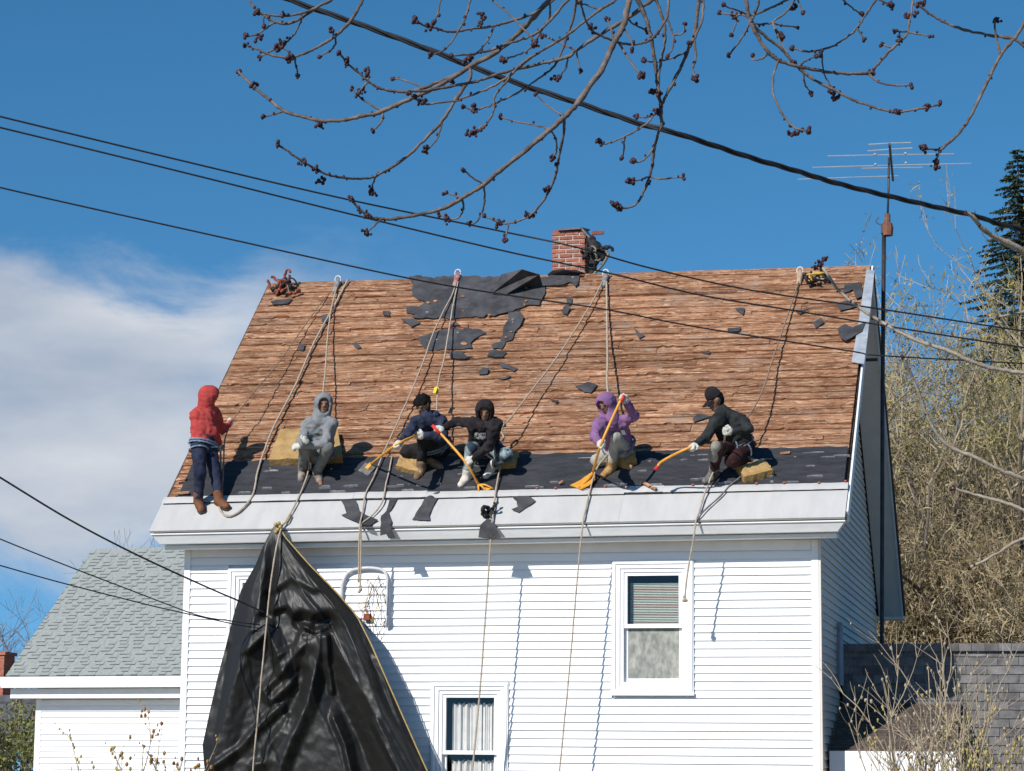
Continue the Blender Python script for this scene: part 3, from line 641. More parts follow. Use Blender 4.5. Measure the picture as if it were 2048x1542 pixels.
# ridge height from the photograph: top edge near y = 1101
dd = 0.0
for k in range(400):
    dd = k*0.02; q = topx(NP(0, dd, 0.05+dd*npitch))
    if q[1] < 1103: break
b = MB(); b.hexa([NP(0, 0, -0.03), NP(NU, 0, -0.03), NP(NU, dd, dd*npitch-0.03), NP(0, dd, dd*npitch-0.03), NP(0, 0, 0.05), NP(NU, 0, 0.05), NP(NU, dd, 0.05+dd*npitch), NP(0, dd, 0.05+dd*npitch)])
b.hexa([NP(0, dd+.003, dd*npitch-0.03), NP(NU, dd+.003, dd*npitch-0.03), NP(NU, 2*dd, -0.03), NP(0, 2*dd, -0.03), NP(0, dd+.003, 0.05+dd*npitch), NP(NU, dd+.003, 0.05+dd*npitch), NP(NU, 2*dd, 0.05), NP(0, 2*dd, 0.05)])
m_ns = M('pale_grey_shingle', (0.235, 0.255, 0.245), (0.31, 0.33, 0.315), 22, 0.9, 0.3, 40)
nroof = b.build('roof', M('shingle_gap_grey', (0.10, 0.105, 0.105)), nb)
b = MB(); sv2 = unit(nyv+np.array([0, 0, npitch])); an2 = unit(np.cross(nx, sv2)); sl2 = dd*math.hypot(1, npitch); v = 0.0
while v < sl2-0.04:
    u = -0.03+random.uniform(-0.25, 0); alt = 0
    while u < NU:
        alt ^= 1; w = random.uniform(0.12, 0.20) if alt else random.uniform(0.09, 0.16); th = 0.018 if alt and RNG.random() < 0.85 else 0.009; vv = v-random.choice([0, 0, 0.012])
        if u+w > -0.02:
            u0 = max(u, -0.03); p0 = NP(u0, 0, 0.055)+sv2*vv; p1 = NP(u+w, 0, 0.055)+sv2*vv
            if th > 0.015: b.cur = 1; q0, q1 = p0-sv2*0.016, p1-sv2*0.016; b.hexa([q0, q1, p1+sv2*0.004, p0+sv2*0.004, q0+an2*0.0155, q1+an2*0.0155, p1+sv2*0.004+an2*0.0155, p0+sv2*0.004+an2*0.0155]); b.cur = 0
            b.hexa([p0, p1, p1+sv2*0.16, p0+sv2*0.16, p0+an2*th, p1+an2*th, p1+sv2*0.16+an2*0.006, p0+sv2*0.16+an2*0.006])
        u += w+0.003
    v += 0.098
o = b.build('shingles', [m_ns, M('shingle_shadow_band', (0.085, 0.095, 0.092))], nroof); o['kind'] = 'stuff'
b = MB(); b.hexa([NP(-0.05, -0.12, -0.16), NP(NU, -0.12, -0.16), NP(NU, 0.02, -0.16), NP(-0.05, 0.02, -0.16), NP(-0.08, -0.14, 0.03), NP(NU, -0.14, 0.03), NP(NU, 0.02, 0.04), NP(-0.08, 0.02, 0.04)]); b.build('gutter', m_trim, nb)
b = MB(); b.hexa([NP(0.05, 0.05, -0.34), NP(NU, 0.05, -0.34), NP(NU, 0.4, -0.34), NP(0.05, 0.4, -0.34), NP(0.05, 0.05, -0.17), NP(NU, 0.05, -0.17), NP(NU, 0.4, -0.17), NP(0.05, 0.4, -0.17)]); b.build('fascia', m_trim, nb)
WD = 0.42; WU = 0.42
b = MB(); b.hexa([NP(WU, WD, -nO[2]), NP(NU, WD, -nO[2]), NP(NU, 2*dd-0.4, -nO[2]), NP(WU, 2*dd-0.4, -nO[2]), NP(WU, WD, -0.1), NP(NU, WD, -0.1), NP(NU, 2*dd-0.4, -0.1), NP(WU, 2*dd-0.4, -0.1)])
b.sheet([NP(WU, WD, -0.1), NP(WU, 2*dd-0.4, -0.1), NP(WU, dd, dd*npitch-0.3)], [NP(WU+0.1, WD, -0.1), NP(WU+0.1, 2*dd-0.4, -0.1), NP(WU+0.1, dd, dd*npitch-0.3)])
nwall = b.build('wall', m_vinyl, nb)
z = -0.36; ang = math.atan2(nx[1], nx[0])
while z > -nO[2]+0.3:
    z -= EXPO
    part('clapboard', me_clap, nwall, NP(WU+0.09, WD-0.03, z), (0, 0, ang), (NU-WU-0.09, 1, 1))
b = MB(); b.hexa([NP(WU-0.02, WD-0.06, -nO[2]), NP(WU+0.09, WD-0.06, -nO[2]), NP(WU+0.09, WD-0.002, -nO[2]), NP(WU-0.02, WD-0.002, -nO[2]), NP(WU-0.02, WD-0.06, -0.35), NP(WU+0.09, WD-0.06, -0.35), NP(WU+0.09, WD-0.002, -0.35), NP(WU-0.02, WD-0.002, -0.35)]); b.build('corner_board', m_trim, nb)
# ---- far left: dark shed roof and a red chimney behind it
fO = atd(-30, 1400, 52); fw = atd(62, 1400, 52)
sh = empty('far_shed', (fO[0]+.5, fO[1]+1, 0), 'dark grey shingled shed at the far left edge', 'shed')
m_dk = M('charcoal_shingle', (0.055, 0.056, 0.062), (0.11, 0.11, 0.118), 8, 0.92, 0.4, 40)
b = MB(); pts = [fO+np.array([-3, 0, 0.1]), fw+np.array([0.2, 0, 0.1]), fw+np.array([0.2, -2.2, -2.0]), fO+np.array([-3, -2.2, -2.0])]
b.hexa([p+np.array([0, 0, -0.08]) for p in pts]+pts); sroof = b.build('roof', m_dk, sh)
for k in range(11):
    a = pts[0]*(1-k/11)+pts[3]*k/11; c = pts[1]*(1-k/11)+pts[2]*k/11; a2 = pts[0]*(1-(k+1)/11)+pts[3]*(k+1)/11; c2 = pts[1]*(1-(k+1)/11)+pts[2]*(k+1)/11
    MB().hexa([a, c, c2, a2, a+np.array([0, 0, .005]), c+np.array([0, 0, .005]), c2+np.array([0, -.01, .035]), a2+np.array([0, -.01, .035])]).build('shingle_course', m_dk, sroof)
MB().box((fO[0]-3, fO[1]-2.0, 0), (fw[0]+0.1, fO[1]+1.5, fO[2]-2.1)).build('wall', M('weathered_shed_wall', (0.3, 0.28, 0.26)), sh)
rO = atd(-14, 1310, 60); r1 = atd(11, 1310, 60)
rc = MB(); rc.box((rO[0], rO[1], 0), (r1[0], rO[1]+0.6, rO[2]))
for k in range(18): rc.box((rO[0]-0.006, rO[1]-0.006, rO[2]-0.08-k*0.085), (r1[0]+0.006, rO[1]+.606, rO[2]-0.015-k*0.085))
rc.box((rO[0]-0.05, rO[1]-0.05, rO[2]), (r1[0]+0.05, rO[1]+0.65, rO[2]+0.08))
tag(rc.build('brick_chimney', m_brick), 'red brick chimney at the far left edge beside the grey shingle roof', 'chimney')
# ================================================================== TREES
m_bark = M('grey_bark', (0.075, 0.057, 0.045), (0.17, 0.14, 0.115), 14, 0.95, 0.6, 60, stretch=(1, 1, 0.3))
m_twig = M('tan_twig', (0.26, 0.205, 0.14), (0.42, 0.35, 0.25), 10, 0.9)
m_greytwig = M('grey_twig', (0.13, 0.115, 0.12), (0.22, 0.20, 0.20), 10, 0.9)
m_olive = M('olive_catkin', (0.19, 0.16, 0.055), (0.50, 0.42, 0.17), 1.5, 0.85, transl=0.25, detail=3)
m_olive2 = M('ochre_catkin', (0.15, 0.11, 0.055), (0.50, 0.40, 0.23), 1.5, 0.85, transl=0.2, detail=3)
m_needle = M('spruce_needles', (0.012, 0.026, 0.012), (0.045, 0.07, 0.03), 2.5, 0.8, detail=4)
def rotv(v, axis, a):
    axis = unit(axis); return v*math.cos(a)+np.cross(axis, v)*math.sin(a)+axis*(axis@v)*(1-math.cos(a))
def bare_tree(name, base, H, seed, label, mbark, mleaf, group=None, nleaf=9000, spread=0.5, stems=3, depth=5, leaf=0.045, r0=0.09, box=None, split=(2, 3), cat='tree', up=0.06, tw_share=0.5):
    rg = np.random.default_rng(seed); base = np.array(base, float); root = empty(name, base, label, cat, group)
    segs = []; tips = []
    def grow(p, d, L, r, lev):
        n = 4; pts = [p]
        for i in range(n):
            d = unit(d+rg.normal(size=3)*0.13+np.array([0, 0, up])); p = p+d*L/n; pts.append(p)
        segs.append((np.array(pts), r, r*0.62, lev))
        if lev >= depth: tips.append((np.array(pts), d)); return
        if lev >= depth-2: tips.append((np.array(pts), d))
        for k in range(rg.integers(split[0], split[1]+1)):
            ax = rg.normal(size=3); a = rg.uniform(0.25, 0.25+spread)
            grow(pts[-1] if k < 2 else pts[rg.integers(1, n)], rotv(d, np.cross(d, ax), a), L*rg.uniform(0.62, 0.85), r*0.6, lev+1)
    for s in range(stems):
        a = rg.uniform(0, 6.28); tilt = rg.uniform(0.02, 0.28)
        grow(base+np.array([math.cos(a), math.sin(a), 0])*0.25*s*0.5, unit(np.array([math.cos(a)*tilt, math.sin(a)*tilt, 1])), H*0.30, r0*rg.uniform(0.7, 1.1), 0)
    tr = MB(); tw = MB()
    for pts, ra, rb, lev in segs:
        (tr if lev <= 2 else tw).tube(pts, np.linspace(ra, max(rb, 0.005), len(pts)), 6 if lev <= 2 else 3, cap=False)
    tr.build('trunk', mbark, root, smooth=True); tw.build('twigs', [mbark if mleaf is None else m_twig], root)['kind'] = 'stuff'
    if mleaf is not None:
        TP = np.array([t[0] for t in tips]); n = nleaf; ii = rg.integers(0, len(TP), n); jj = rg.integers(0, 4, n); f = rg.random(n)[:, None]
        c = TP[ii, jj]*(1-f)+TP[ii, jj+1]*f+rg.normal(size=(n, 3))*leaf*1.3
        u = rg.normal(size=(n, 3)); u /= np.linalg.norm(u, axis=1, keepdims=True); w = np.cross(u, rg.normal(size=(n, 3))); w /= np.linalg.norm(w, axis=1, keepdims=True)
        tl = (rg.random(n) < tw_share)[:, None]; u = np.where(tl, u+np.array([0, 0, 0.35]), u); s = (leaf*rg.uniform(0.5, 1.2, n))[:, None]*np.where(tl, 2.6, 0.72); wd = np.where(tl, 0.085, 0.5); bend = np.where(tl, 0.25, 0.0)*s
        V = np.stack([c-u*s, c+w*(s*wd+bend), c+u*s, c-w*(s*wd-bend)], 1).reshape(-1, 3)
        b = MB(); b.v = [tuple(x) for x in V]; b.f = [(4*i, 4*i+1, 4*i+2, 4*i+3) for i in range(n)]; b.mi = [0]*n
        b.build('crown', mleaf, root)['kind'] = 'stuff'
    return root
def gnd(px, dist): 
    p = atd(px, 1540, dist); return (p[0], p[1], 0)
grp = 'budding trees behind the house on the right'
specs = [(1812, 53, 11.3, 'slender olive budding tree just right of the antenna mast', m_olive2), (1858, 58, 12.8, 'olive budding tree second from the antenna mast', m_olive), (1905, 52, 12.2, 'tall tangled yellow green tree standing behind the low addition', m_olive),
         (1965, 55, 13.8, 'broad yellow green tree third from the right edge', m_olive), (2030, 50, 13.4, 'dense olive tree cut by the right edge of the picture', m_olive), (1930, 64, 13.4, 'pale ochre tree farthest back among the budding trees', m_olive2)]
for i, (px, d, H, lb, ml) in enumerate(specs):
    bare_tree('budding_tree', gnd(px, d), H, 20+i, lb, m_bark, ml, grp, nleaf=18000, stems=5, depth=6, leaf=0.058, r0=0.14, spread=0.62, tw_share=0.36)
for i, (px, d, H, lb) in enumerate([(1796, 53, 7.6, 'ochre thicket bush at the foot of the antenna mast'), (1860, 51, 8.2, 'tangled ochre thicket bush behind the low addition roof'), (1940, 50, 8.0, 'ochre thicket bush beneath the tall yellow green trees'), (2020, 49, 8.2, 'thicket bush at the right edge above the shingled addition')]):
    bare_tree('thicket_bush', gnd(px, d), H, 60+i, lb, m_bark, m_olive2, 'thicket behind the low addition', nleaf=17000, stems=9, depth=5, leaf=0.062, r0=0.06, spread=0.7, cat='bush')
# dark spruce at the right edge
def spruce(base, H, Rr, seed):
    rg = np.random.default_rng(seed); base = np.array(base, float)
    root = empty('spruce_tree', base, 'dark green spruce rising at the right edge behind the budding trees', 'tree')
    MB().tube([base, base+np.array([0, 0, H*0.5]), base+np.array([0, 0, H])], [0.22, 0.13, 0.015], 8).build('trunk', m_bark, root, smooth=True)
    tb = MB(); C_, Uv, Wv, S_ = [], [], [], []
    z = 1.2
    while z < H-0.15:
        f = (H-z)/H; L0 = Rr*f**0.9+0.12; nb_ = 7
        for k in range(nb_):
            a = rg.uniform(0, 6.283); L = L0*rg.uniform(0.65, 1.1); d = np.array([math.cos(a), math.sin(a), 0]); p0 = base+np.array([0, 0, z]); pts = []
            for i in range(6):
                t = i/5; pts.append(p0+d*L*t+np.array([0, 0, 0.10*L*t-0.42*L*t*t+0.16*L*t**3]))
            pts = np.array(pts); tb.tube(pts, np.linspace(0.02, 0.004, 6), 3, cap=False)
            n = int(85*L)+16; t = rg.random(n)**0.7*5; i0 = np.minimum(t.astype(int), 4); ff = (t-i0)[:, None]; c = pts[i0]*(1-ff)+pts[i0+1]*ff
            side = np.cross(d, [0, 0, 1.0]); wdt = (L*0.20*(1-t/5.5))[:, None]*rg.uniform(-1, 1, (n, 1)); c = c+side*wdt+np.array([0, 0, -1])*np.abs(wdt)*0.4
            u = d*0.6+side*np.sign(wdt)*0.8+np.array([0, 0, -0.35])+rg.normal(size=(n, 3))*0.35; u /= np.linalg.norm(u, axis=1, keepdims=True); w = np.cross(u, rg.normal(size=(n, 3))); w /= np.linalg.norm(w, axis=1, keepdims=True)
            C_.append(c); Uv.append(u); Wv.append(w)
        z += 0.16
    C_, Uv, Wv = map(np.concatenate, (C_, Uv, Wv)); n = len(C_); s = rg.uniform(0.06, 0.13, n)[:, None]
    V = np.stack([C_-Uv*s*0.3, C_+Wv*s*0.22+Uv*s*0.3, C_+Uv*s, C_-Wv*s*0.22+Uv*s*0.3], 1).reshape(-1, 3); b = MB(); b.v = [tuple(x) for x in V]; b.f = [(4*i, 4*i+1, 4*i+2, 4*i+3) for i in range(n)]; b.mi = [0]*n
    tb.build('branches', m_bark, root); b.build('needles', m_needle, root)['kind'] = 'stuff'
spruce(gnd(2066, 72), 21.2, 6.2, 5)
# bare trees on the left, behind the neighbour
bare_tree('bare_tree', gnd(-25, 66), 6.9, 91, 'grey purple bare tree at the left edge behind the grey shingle roof', m_greytwig, None, 'bare trees on the left', stems=4, depth=6, spread=0.6, r0=0.11, split=(2, 3))
bare_tree('bare_tree', gnd(118, 62), 6.6, 93, 'bare tree poking over the slanted edge of the grey shingle roof', m_greytwig, None, 'bare trees on the left', stems=3, depth=6, spread=0.5, r0=0.08, split=(2, 3))
bare_tree('bare_tree', gnd(262, 64), 8.0, 95, 'thin bare twigs showing above the middle of the grey shingle roof', m_greytwig, None, 'bare trees on the left', stems=3, depth=6, spread=0.5, r0=0.08, split=(2, 3))
bare_tree('evergreen_shrub', gnd(40, 47), 3.6, 97, 'yellow green shrub between the dark shed and the neighbour wall', m_bark, M('holly_leaf', (0.05, 0.07, 0.015), (0.24, 0.24, 0.07), 3, 0.7, detail=3), None, nleaf=5000, stems=5, depth=4, leaf=0.07, r0=0.035, spread=0.45, cat='shrub', tw_share=0.0)
# twiggy shrubs in front of the houses
def shrub(base, H, seed, label, mleaf, stems, nbud, wid, cat='shrub', group=None, bsz=0.016):
    rg = np.random.default_rng(seed); base = np.array(base, float); root = empty('bare_shrub', base, label, cat, group); tw = MB(); bd = MB()
    def arc(p, d, L, r, lev):
        pts = [p]
        for i in range(6):
            d = unit(d+rg.normal(size=3)*0.10+np.array([0, 0, 0.03])); p = p+d*L/6; pts.append(p)
        tw.tube(pts, np.linspace(r, r*0.35, 7), 4, cap=False)
        for k in range(nbud):
            q = pts[rg.integers(2, 7)]+rg.normal(size=3)*0.012; bd.ball(q, bsz*rg.uniform(0.5, 1.3), (1, 1, 1.4), 5, 4)
        if lev < 2:
            for k in range(3): arc(pts[rg.integers(2, 6)], rotv(d, np.cross(d, rg.normal(size=3)), rg.uniform(0.3, 0.8)), L*rg.uniform(0.3, 0.5), r*0.6, lev+1)
    for s in range(stems):
        a = rg.uniform(0, 6.28); t = rg.uniform(0.03, 0.30); arc(base+np.array([rg.uniform(-wid, wid), rg.uniform(-0.3, 0.3), 0]), unit(np.array([math.cos(a)*t, math.sin(a)*t*0.6, 1])), H*rg.uniform(0.65, 1.05), 0.014, 0)
    tw.build('stems', m_twig, root); bd.build('buds', mleaf, root)['kind'] = 'stuff'
m_bud = M('yellow_bud', (0.30, 0.22, 0.06), (0.42, 0.36, 0.12), 8, 0.7); m_redbud = M('rust_bud', (0.22, 0.06, 0.03), (0.35, 0.26, 0.06), 12, 0.7)
shrub(gnd(1790, 29), 2.9, 3, 'grey bare stemmed shrub against the shadowed end of the low porch', m_twig, 12, 1, 0.22, group='shrubs before the low addition')
shrub(gnd(1862, 28.6), 3.2, 4, 'tall bare stemmed shrub before the brown roof of the low porch', m_twig, 20, 1, 0.5, group='shrubs before the low addition')
shrub(gnd(1935, 28.2), 2.35, 5, 'yellow budded shrub before the sunlit shingles of the addition', m_bud, 14, 3, 0.45, group='shrubs before the low addition')
shrub(gnd(2030, 28.0), 2.2, 6, 'yellow budded shrub cut by the right edge of the picture', m_bud, 14, 3, 0.45, group='shrubs before the low addition')
shrub(gnd(315, 27.5), 2.05, 7, 'rust budded shrub before the left corner of the white house', m_redbud, 6, 3, 0.2, group='shrubs on the left')
shrub(gnd(215, 28.5), 1.72, 8, 'thin leafy shoots low before the neighbour wall', m_bud, 6, 3, 0.6, group='shrubs on the left')
# ================================================================== ANTENNA on its mast beside the gable
m_dkmetal = M('dark_steel', (0.035, 0.035, 0.045), (0.07, 0.065, 0.07), 6, 0.5, metal=0.5); m_alu = M('dull_aluminium', (0.55, 0.57, 0.60), (0.68, 0.7, 0.72), 6, 0.35, metal=0.6); m_rust = M('rusty_rotor', (0.13, 0.05, 0.03), (0.24, 0.105, 0.06), 12, 0.8)
AYM = YR+0.15
mb_ = aty(1764, 1290, AYM); mt_ = aty(1768, 462, AYM); ant = empty('tv_antenna', (mb_[0], AYM, 0), 'tall thin television antenna on a dark mast beside the right gable', 'antenna')
top = aty(1778, 322, AYM)
MB().tube([(mb_[0], AYM, 0), mb_, aty(1765, 800, AYM), mt_], 0.030, 8).build('mast', m_dkmetal, ant, smooth=True)
MB().tube([aty(1775, 440, AYM), aty(1777, 380, AYM), top+np.array([0, 0, 0.05])], 0.017, 6).build('upper_mast', m_dkmetal, ant, smooth=True)
r0_ = aty(1775, 470, AYM); r1_ = aty(1775, 428, AYM); b = MB(); b.tube([r0_-np.array([0, 0, .01]), r0_+np.array([0, 0, .10]), r0_+np.array([0, 0, .17]), r0_+np.array([0, 0, .19]), r1_], [0.075, 0.085, 0.07, 0.045, 0.04], 8); b.build('rotor', m_rust, ant)
b = MB(); b.box((r0_[0]-0.09, AYM-0.05, r0_[2]+.02), (r0_[0]-0.05, AYM+.05, r0_[2]+.16)); b.tube(smooth_path([r0_+np.array([-.09, 0, .15]), r0_+np.array([-.16, 0, .2]), r0_+np.array([-.12, 0, .27])], 5), 0.008, 5); b.build('rotor_clamp', m_dkmetal, ant)
AZ = top[2]+0.03
def atz(px, py, z):
    d = ray(px, py); return CP+d*((z-CP[2])/d[2])
MB().tube([atz(1779, 288, AZ), atz(1786, 361, AZ)], 0.018, 6).build('boom', m_dkmetal, ant)
for (x0, y0, x1, y1) in ((1737, 289, 1822, 285), (1735, 302, 1825, 296), (1655, 312, 1908, 308), (1625, 335, 1942, 327), (1723, 337, 1845, 335), (1595, 359, 1797, 352)):
    a = atz(x0, y0, AZ+.02); c = atz(x1, y1, AZ+.02); MB().tube([a, (a+c)/2+np.array([0, 0, .004]), c], 0.0085, 5).build('element', m_alu, ant)
for (x, y) in ((1750, 309), (1811, 307), (1751, 329), (1812, 326)): MB().ball(atz(x, y, AZ+.02), 0.028, (1, 1, .7), 6, 4).build('insulator', m_alu, ant)
MB().box((mb_[0]-0.34, AYM-.012, aty(1764, 722, AYM)[2]), (mb_[0], AYM+.012, aty(1764, 716, AYM)[2])).build('wall_bracket', m_dkmetal, ant)
# ================================================================== OVERHEAD WIRES
m_wire = M('black_cable', (0.012, 0.012, 0.016), (0.022, 0.022, 0.026), 10, 0.6)
def cable(name, pts, r, label, cat='cable', group=None, m=None, n=6, twist=0):
    P = smooth_path([atd(x, y, d) for x, y, d in pts], 10)
    b = MB()
    if twist:
        L = np.concatenate([[0], np.cumsum(np.linalg.norm(np.diff(P, axis=0), axis=1))]); k = int(L[-1]/0.03); q = np.linspace(0, L[-1], k); P = np.stack([np.interp(q, L, P[:, i]) for i in range(3)], 1)
        T = np.gradient(P, axis=0); T /= np.linalg.norm(T, axis=1, keepdims=True); u = np.cross(T, [0, 0, 1.0]); u /= np.linalg.norm(u, axis=1, keepdims=True); w = np.cross(T, u)
        for s in range(3):
            a = q*2*math.pi/twist+s*2.094; b.tube(P+(u*np.cos(a)[:, None]+w*np.sin(a)[:, None])*r*0.8, r*0.75, 5)
    else: b.tube(P, r, n)
    return tag(b.build(name, m or m_wire, smooth=True), label, cat, group)
cable('service_cable', [(-500, -480, 13), (300, -110, 13), (580, 0, 13), (700, 42, 13), (865, 102, 13), (940, 132, 13), (1056, 174, 13), (1153, 205, 13), (1281, 248, 13), (1354, 267, 13), (1500, 315, 13.3), (1586, 340, 13.5), (1664, 364, 13.8), (1751, 386, 14), (1845, 408, 14.2), (1954, 433, 14.5), (2048, 460, 14.8), (2500, 560, 16)], 0.0108, 'thick twisted black service cable crossing the sky from top left to right', 'cable', twist=0.62)
gw = 'wires running across in front of the roof'
cable('overhead_wire', [(-300, 160, 19), (0, 233, 19.5), (400, 330, 20), (700, 400, 20.5), (1000, 462, 21), (1150, 494, 21), (1300, 536, 21.3), (1500, 580, 21.6), (1760, 618, 22), (2048, 662, 22.5), (2400, 710, 23)], 0.0078, 'topmost straight black wire, passing across the chimney', 'wire', gw)
cable('overhead_wire', [(-300, 185, 19), (0, 255, 19.5), (400, 353, 20), (700, 428, 20.5), (1000, 500, 21), (1216, 546, 21.2), (1400, 590, 21.5), (1600, 623, 21.8), (1760, 650, 22), (2048, 695, 22.5), (2400, 745, 23)], 0.0078, 'second straight black wire, just below the topmost one', 'wire', gw)
cable('overhead_wire', [(-300, 300, 19), (0, 375, 19.5), (400, 465, 20), (800, 553, 20.5), (1000, 588, 21), (1200, 617, 21.2), (1400, 655, 21.5), (1700, 702, 22), (1760, 711, 22), (2048, 727, 22.5), (2400, 745, 23)], 0.0072, 'lowest of the three straight black wires, crossing the bare roof boards', 'wire', gw)
gl = 'service wires running to the house from the left'
def wallwire(pts, r, label):
    P = smooth_path([aty(x, y, dy) for x, y, dy in pts], 10); return tag(MB().tube(P, r, 5).build('service_wire', m_wire, smooth=True), label, 'wire', gl)
wallwire([(-120, 882, -6.5), (0, 955, -5.2), (140, 1040, -3.8), (270, 1108, -2.7), (404, 1170, -1.7), (480, 1203, -1.2), (530, 1226, -0.95)], 0.012, 'black wire sagging from the left edge over the shingle roof to the tarp')
wallwire([(-120, 1025, -6.5), (0, 1078, -5.2), (140, 1134, -3.9), (260, 1180, -2.8), (391, 1229, -1.6), (462, 1242, -1.1), (520, 1250, -0.85)], 0.008, 'thin upper one of the two faint wires over the neighbour roof')
wallwire([(-120, 1098, -6.5), (0, 1131, -5.2), (117, 1164, -3.9), (293, 1209, -2.6), (358, 1224, -1.9), (462, 1247, -1.1), (520, 1257, -0.85)], 0.008, 'thin lower one of the two faint wires over the neighbour roof')
# ================================================================== FOREGROUND MAPLE, its branches hanging in from above
m_maple = M('maple_twig_bark', (0.075, 0.060, 0.055), (0.185, 0.15, 0.13), 18, 0.8, 0.3, 90, spec=0.3)
m_maple_sun = M('sunlit_pale_bark', (0.24, 0.20, 0.155), (0.38, 0.33, 0.26), 18, 0.8, 0.3, 90); m_mbud = M('maple_bud', (0.020, 0.008, 0.012), (0.060, 0.018, 0.022), 60, 0.65)  # right-hand branches get a paler bark copy with sunlight painted in
ZA = (460, 0, 3.083); ZBx = (960, 0, 3.426); ZC = (1440, 0, 3.212); ZD = (1560, 250, 3.0225); ZE = (1560, 740, 2.965)
BR_ = []
def br(w0, w1, *chunks):
    pts = []
    for z, P in chunks: pts += [(z[0]+x/z[2], z[1]+y/z[2]) for x, y in P]
    BR_.append((pts, w0, w1))
br(11, 5, (ZBx, [(640, -120), (560, -60), (440, 40), (300, 190), (150, 330)]), (ZA, [(1480, 410), (1300, 520), (1130, 600), (940, 685), (800, 720), (690, 740), (580, 745), (450, 720), (330, 680), (220, 600), (130, 520), (50, 440)]))
br(7, 4, (ZA, [(1480, 410), (1480, 480), (1400, 600), (1310, 740), (1190, 870), (1070, 980), (900, 1085), (800, 1100), (700, 1095), (590, 1070), (470, 1010), (345, 925), (295, 890)]))
br(13, 4.5, (ZBx, [(1045, -110), (1020, 0), (980, 180), (920, 290), (830, 480), (680, 690), (580, 800), (480, 890), (300, 1040), (160, 1150), (0, 1280)]), (ZA, [(1430, 1220), (1300, 1290), (1100, 1335), (940, 1350), (860, 1335), (790, 1280), (745, 1225)]))
br(7, 3.5, (ZA, [(870, -100), (820, 0), (740, 130), (650, 220), (560, 280), (480, 320), (400, 350), (330, 355), (240, 335), (160, 300), (95, 280)]))
br(6.5, 4, (ZA, [(690, -70), (620, 0), (530, 50), (450, 105), (360, 145), (280, 135), (210, 95), (170, 70), (130, 20), (110, -30)]))
br(5, 3.5, (ZA, [(530, 50), (440, 80), (340, 100), (230, 90), (170, 75)]))
br(4, 3, (ZA, [(450, 105), (410, 190), (350, 260), (310, 290), (230, 325), (185, 355)])); br(4, 3, (ZA, [(400, 350), (320, 290)])); br(4, 3, (ZA, [(400, 350), (410, 420), (420, 470)]))
br(4, 3, (ZA, [(650, 220), (650, 270), (620, 310), (545, 350)])); br(3.5, 3, (ZA, [(650, 220), (620, 185)])); br(4, 3, (ZA, [(280, 135), (200, 190), (150, 215), (90, 225)])); br(3.5, 3, (ZA, [(210, 95), (205, 160)]))
br(7, 3.5, (ZA, [(1480, 410), (1370, 470), (1200, 540), (1100, 565), (1040, 565), (930, 545), (850, 500), (800, 455), (720, 385), (670, 325)]))
br(4, 3, (ZA, [(850, 500), (845, 430)])); br(4, 3, (ZA, [(850, 500), (810, 550), (785, 580)])); br(4, 3, (ZA, [(940, 685), (860, 640), (790, 590), (750, 545)])); br(4, 3, (ZA, [(940, 685), (935, 750), (880, 805)]))
br(4, 3, (ZA, [(1200, 540), (1140, 520), (1060, 490), (1010, 485)]))
br(6, 4, (ZBx, [(680, -70), (600, 0), (500, 120), (380, 230), (250, 280), (100, 330)]), (ZA, [(1640, 300), (1500, 330), (1370, 343)]))
br(5.5, 4, (ZBx, [(560, -60), (440, 50), (350, 100), (100, 175)]), (ZA, [(1480, 180), (1340, 195), (1280, 175), (1215, 165), (1140, 125)])); br(4, 3, (ZA, [(1310, -60), (1300, 0), (1280, 90), (1250, 140)]))
br(4.5, 3, (ZA, [(1490, -50), (1480, 0), (1450, 110), (1390, 220), (1320, 310), (1240, 340)])); br(4, 3, (ZA, [(1630, 155), (1600, 230), (1540, 310), (1480, 360)]))
br(8, 4.5, (ZBx, [(1260, -60), (1180, 0), (1000, 130), (820, 240), (660, 345), (600, 390), (400, 440), (180, 490), (0, 550)]), (ZA, [(1480, 510), (1300, 545), (1200, 560), (1100, 565)]))
br(5, 3.5, (ZA, [(1900, 320), (1850, 360), (1700, 480), (1600, 540), (1450, 600), (1370, 625), (1190, 640), (1140, 600)]))
br(5, 3, (ZBx, [(670, -50), (660, 0), (640, 120), (600, 240), (570, 330), (510, 450), (400, 540), (250, 640), (100, 710)]), (ZA, [(1560, 665), (1500, 680), (1440, 660)]))
br(6, 3.5, (ZBx, [(1010, -60), (930, 0), (820, 70), (700, 160), (600, 240), (500, 300), (320, 410), (250, 470), (170, 570), (100, 660), (95, 750), (60, 830), (0, 895)]), (ZA, [(1570, 770), (1510, 815), (1470, 825)]))
br(4, 3, (ZA, [(1310, 740), (1280, 850), (1210, 930)])); br(3.5, 3, (ZA, [(900, 1085), (880, 1140), (870, 1180)])); br(4, 3, (ZA, [(330, 680), (270, 705), (215, 720)]))
br(4, 3, (ZA, [(1430, 1220), (1440, 1280), (1410, 1340), (1350, 1350), (1290, 1320)])); br(4, 3, (ZA, [(1560, 1140), (1570, 1240), (1540, 1340), (1500, 1380), (1480, 1370)])); br(3.5, 3, (ZA, [(1560, 1140), (1490, 1090), (1440, 1045)])); br(3.5, 3, (ZA, [(1430, 1220), (1370, 1200), (1320, 1190)]))
br(4, 3, (ZA, [(940, 1350), (880, 1400), (845, 1435)]))
br(9, 4, (ZBx, [(1080, -60), (1110, 60), (1150, 170), (1180, 300), (1200, 430), (1215, 560), (1235, 720), (1245, 860), (1225, 900), (1200, 990), (1175, 1150), (1160, 1210), (1110, 1340), (1050, 1410), (960, 1425), (915, 1400)]))
br(6.5, 5, (ZBx, [(1195, -60), (1210, 0), (1250, 120), (1270, 250), (1250, 370), (1225, 520), (1225, 640)]))
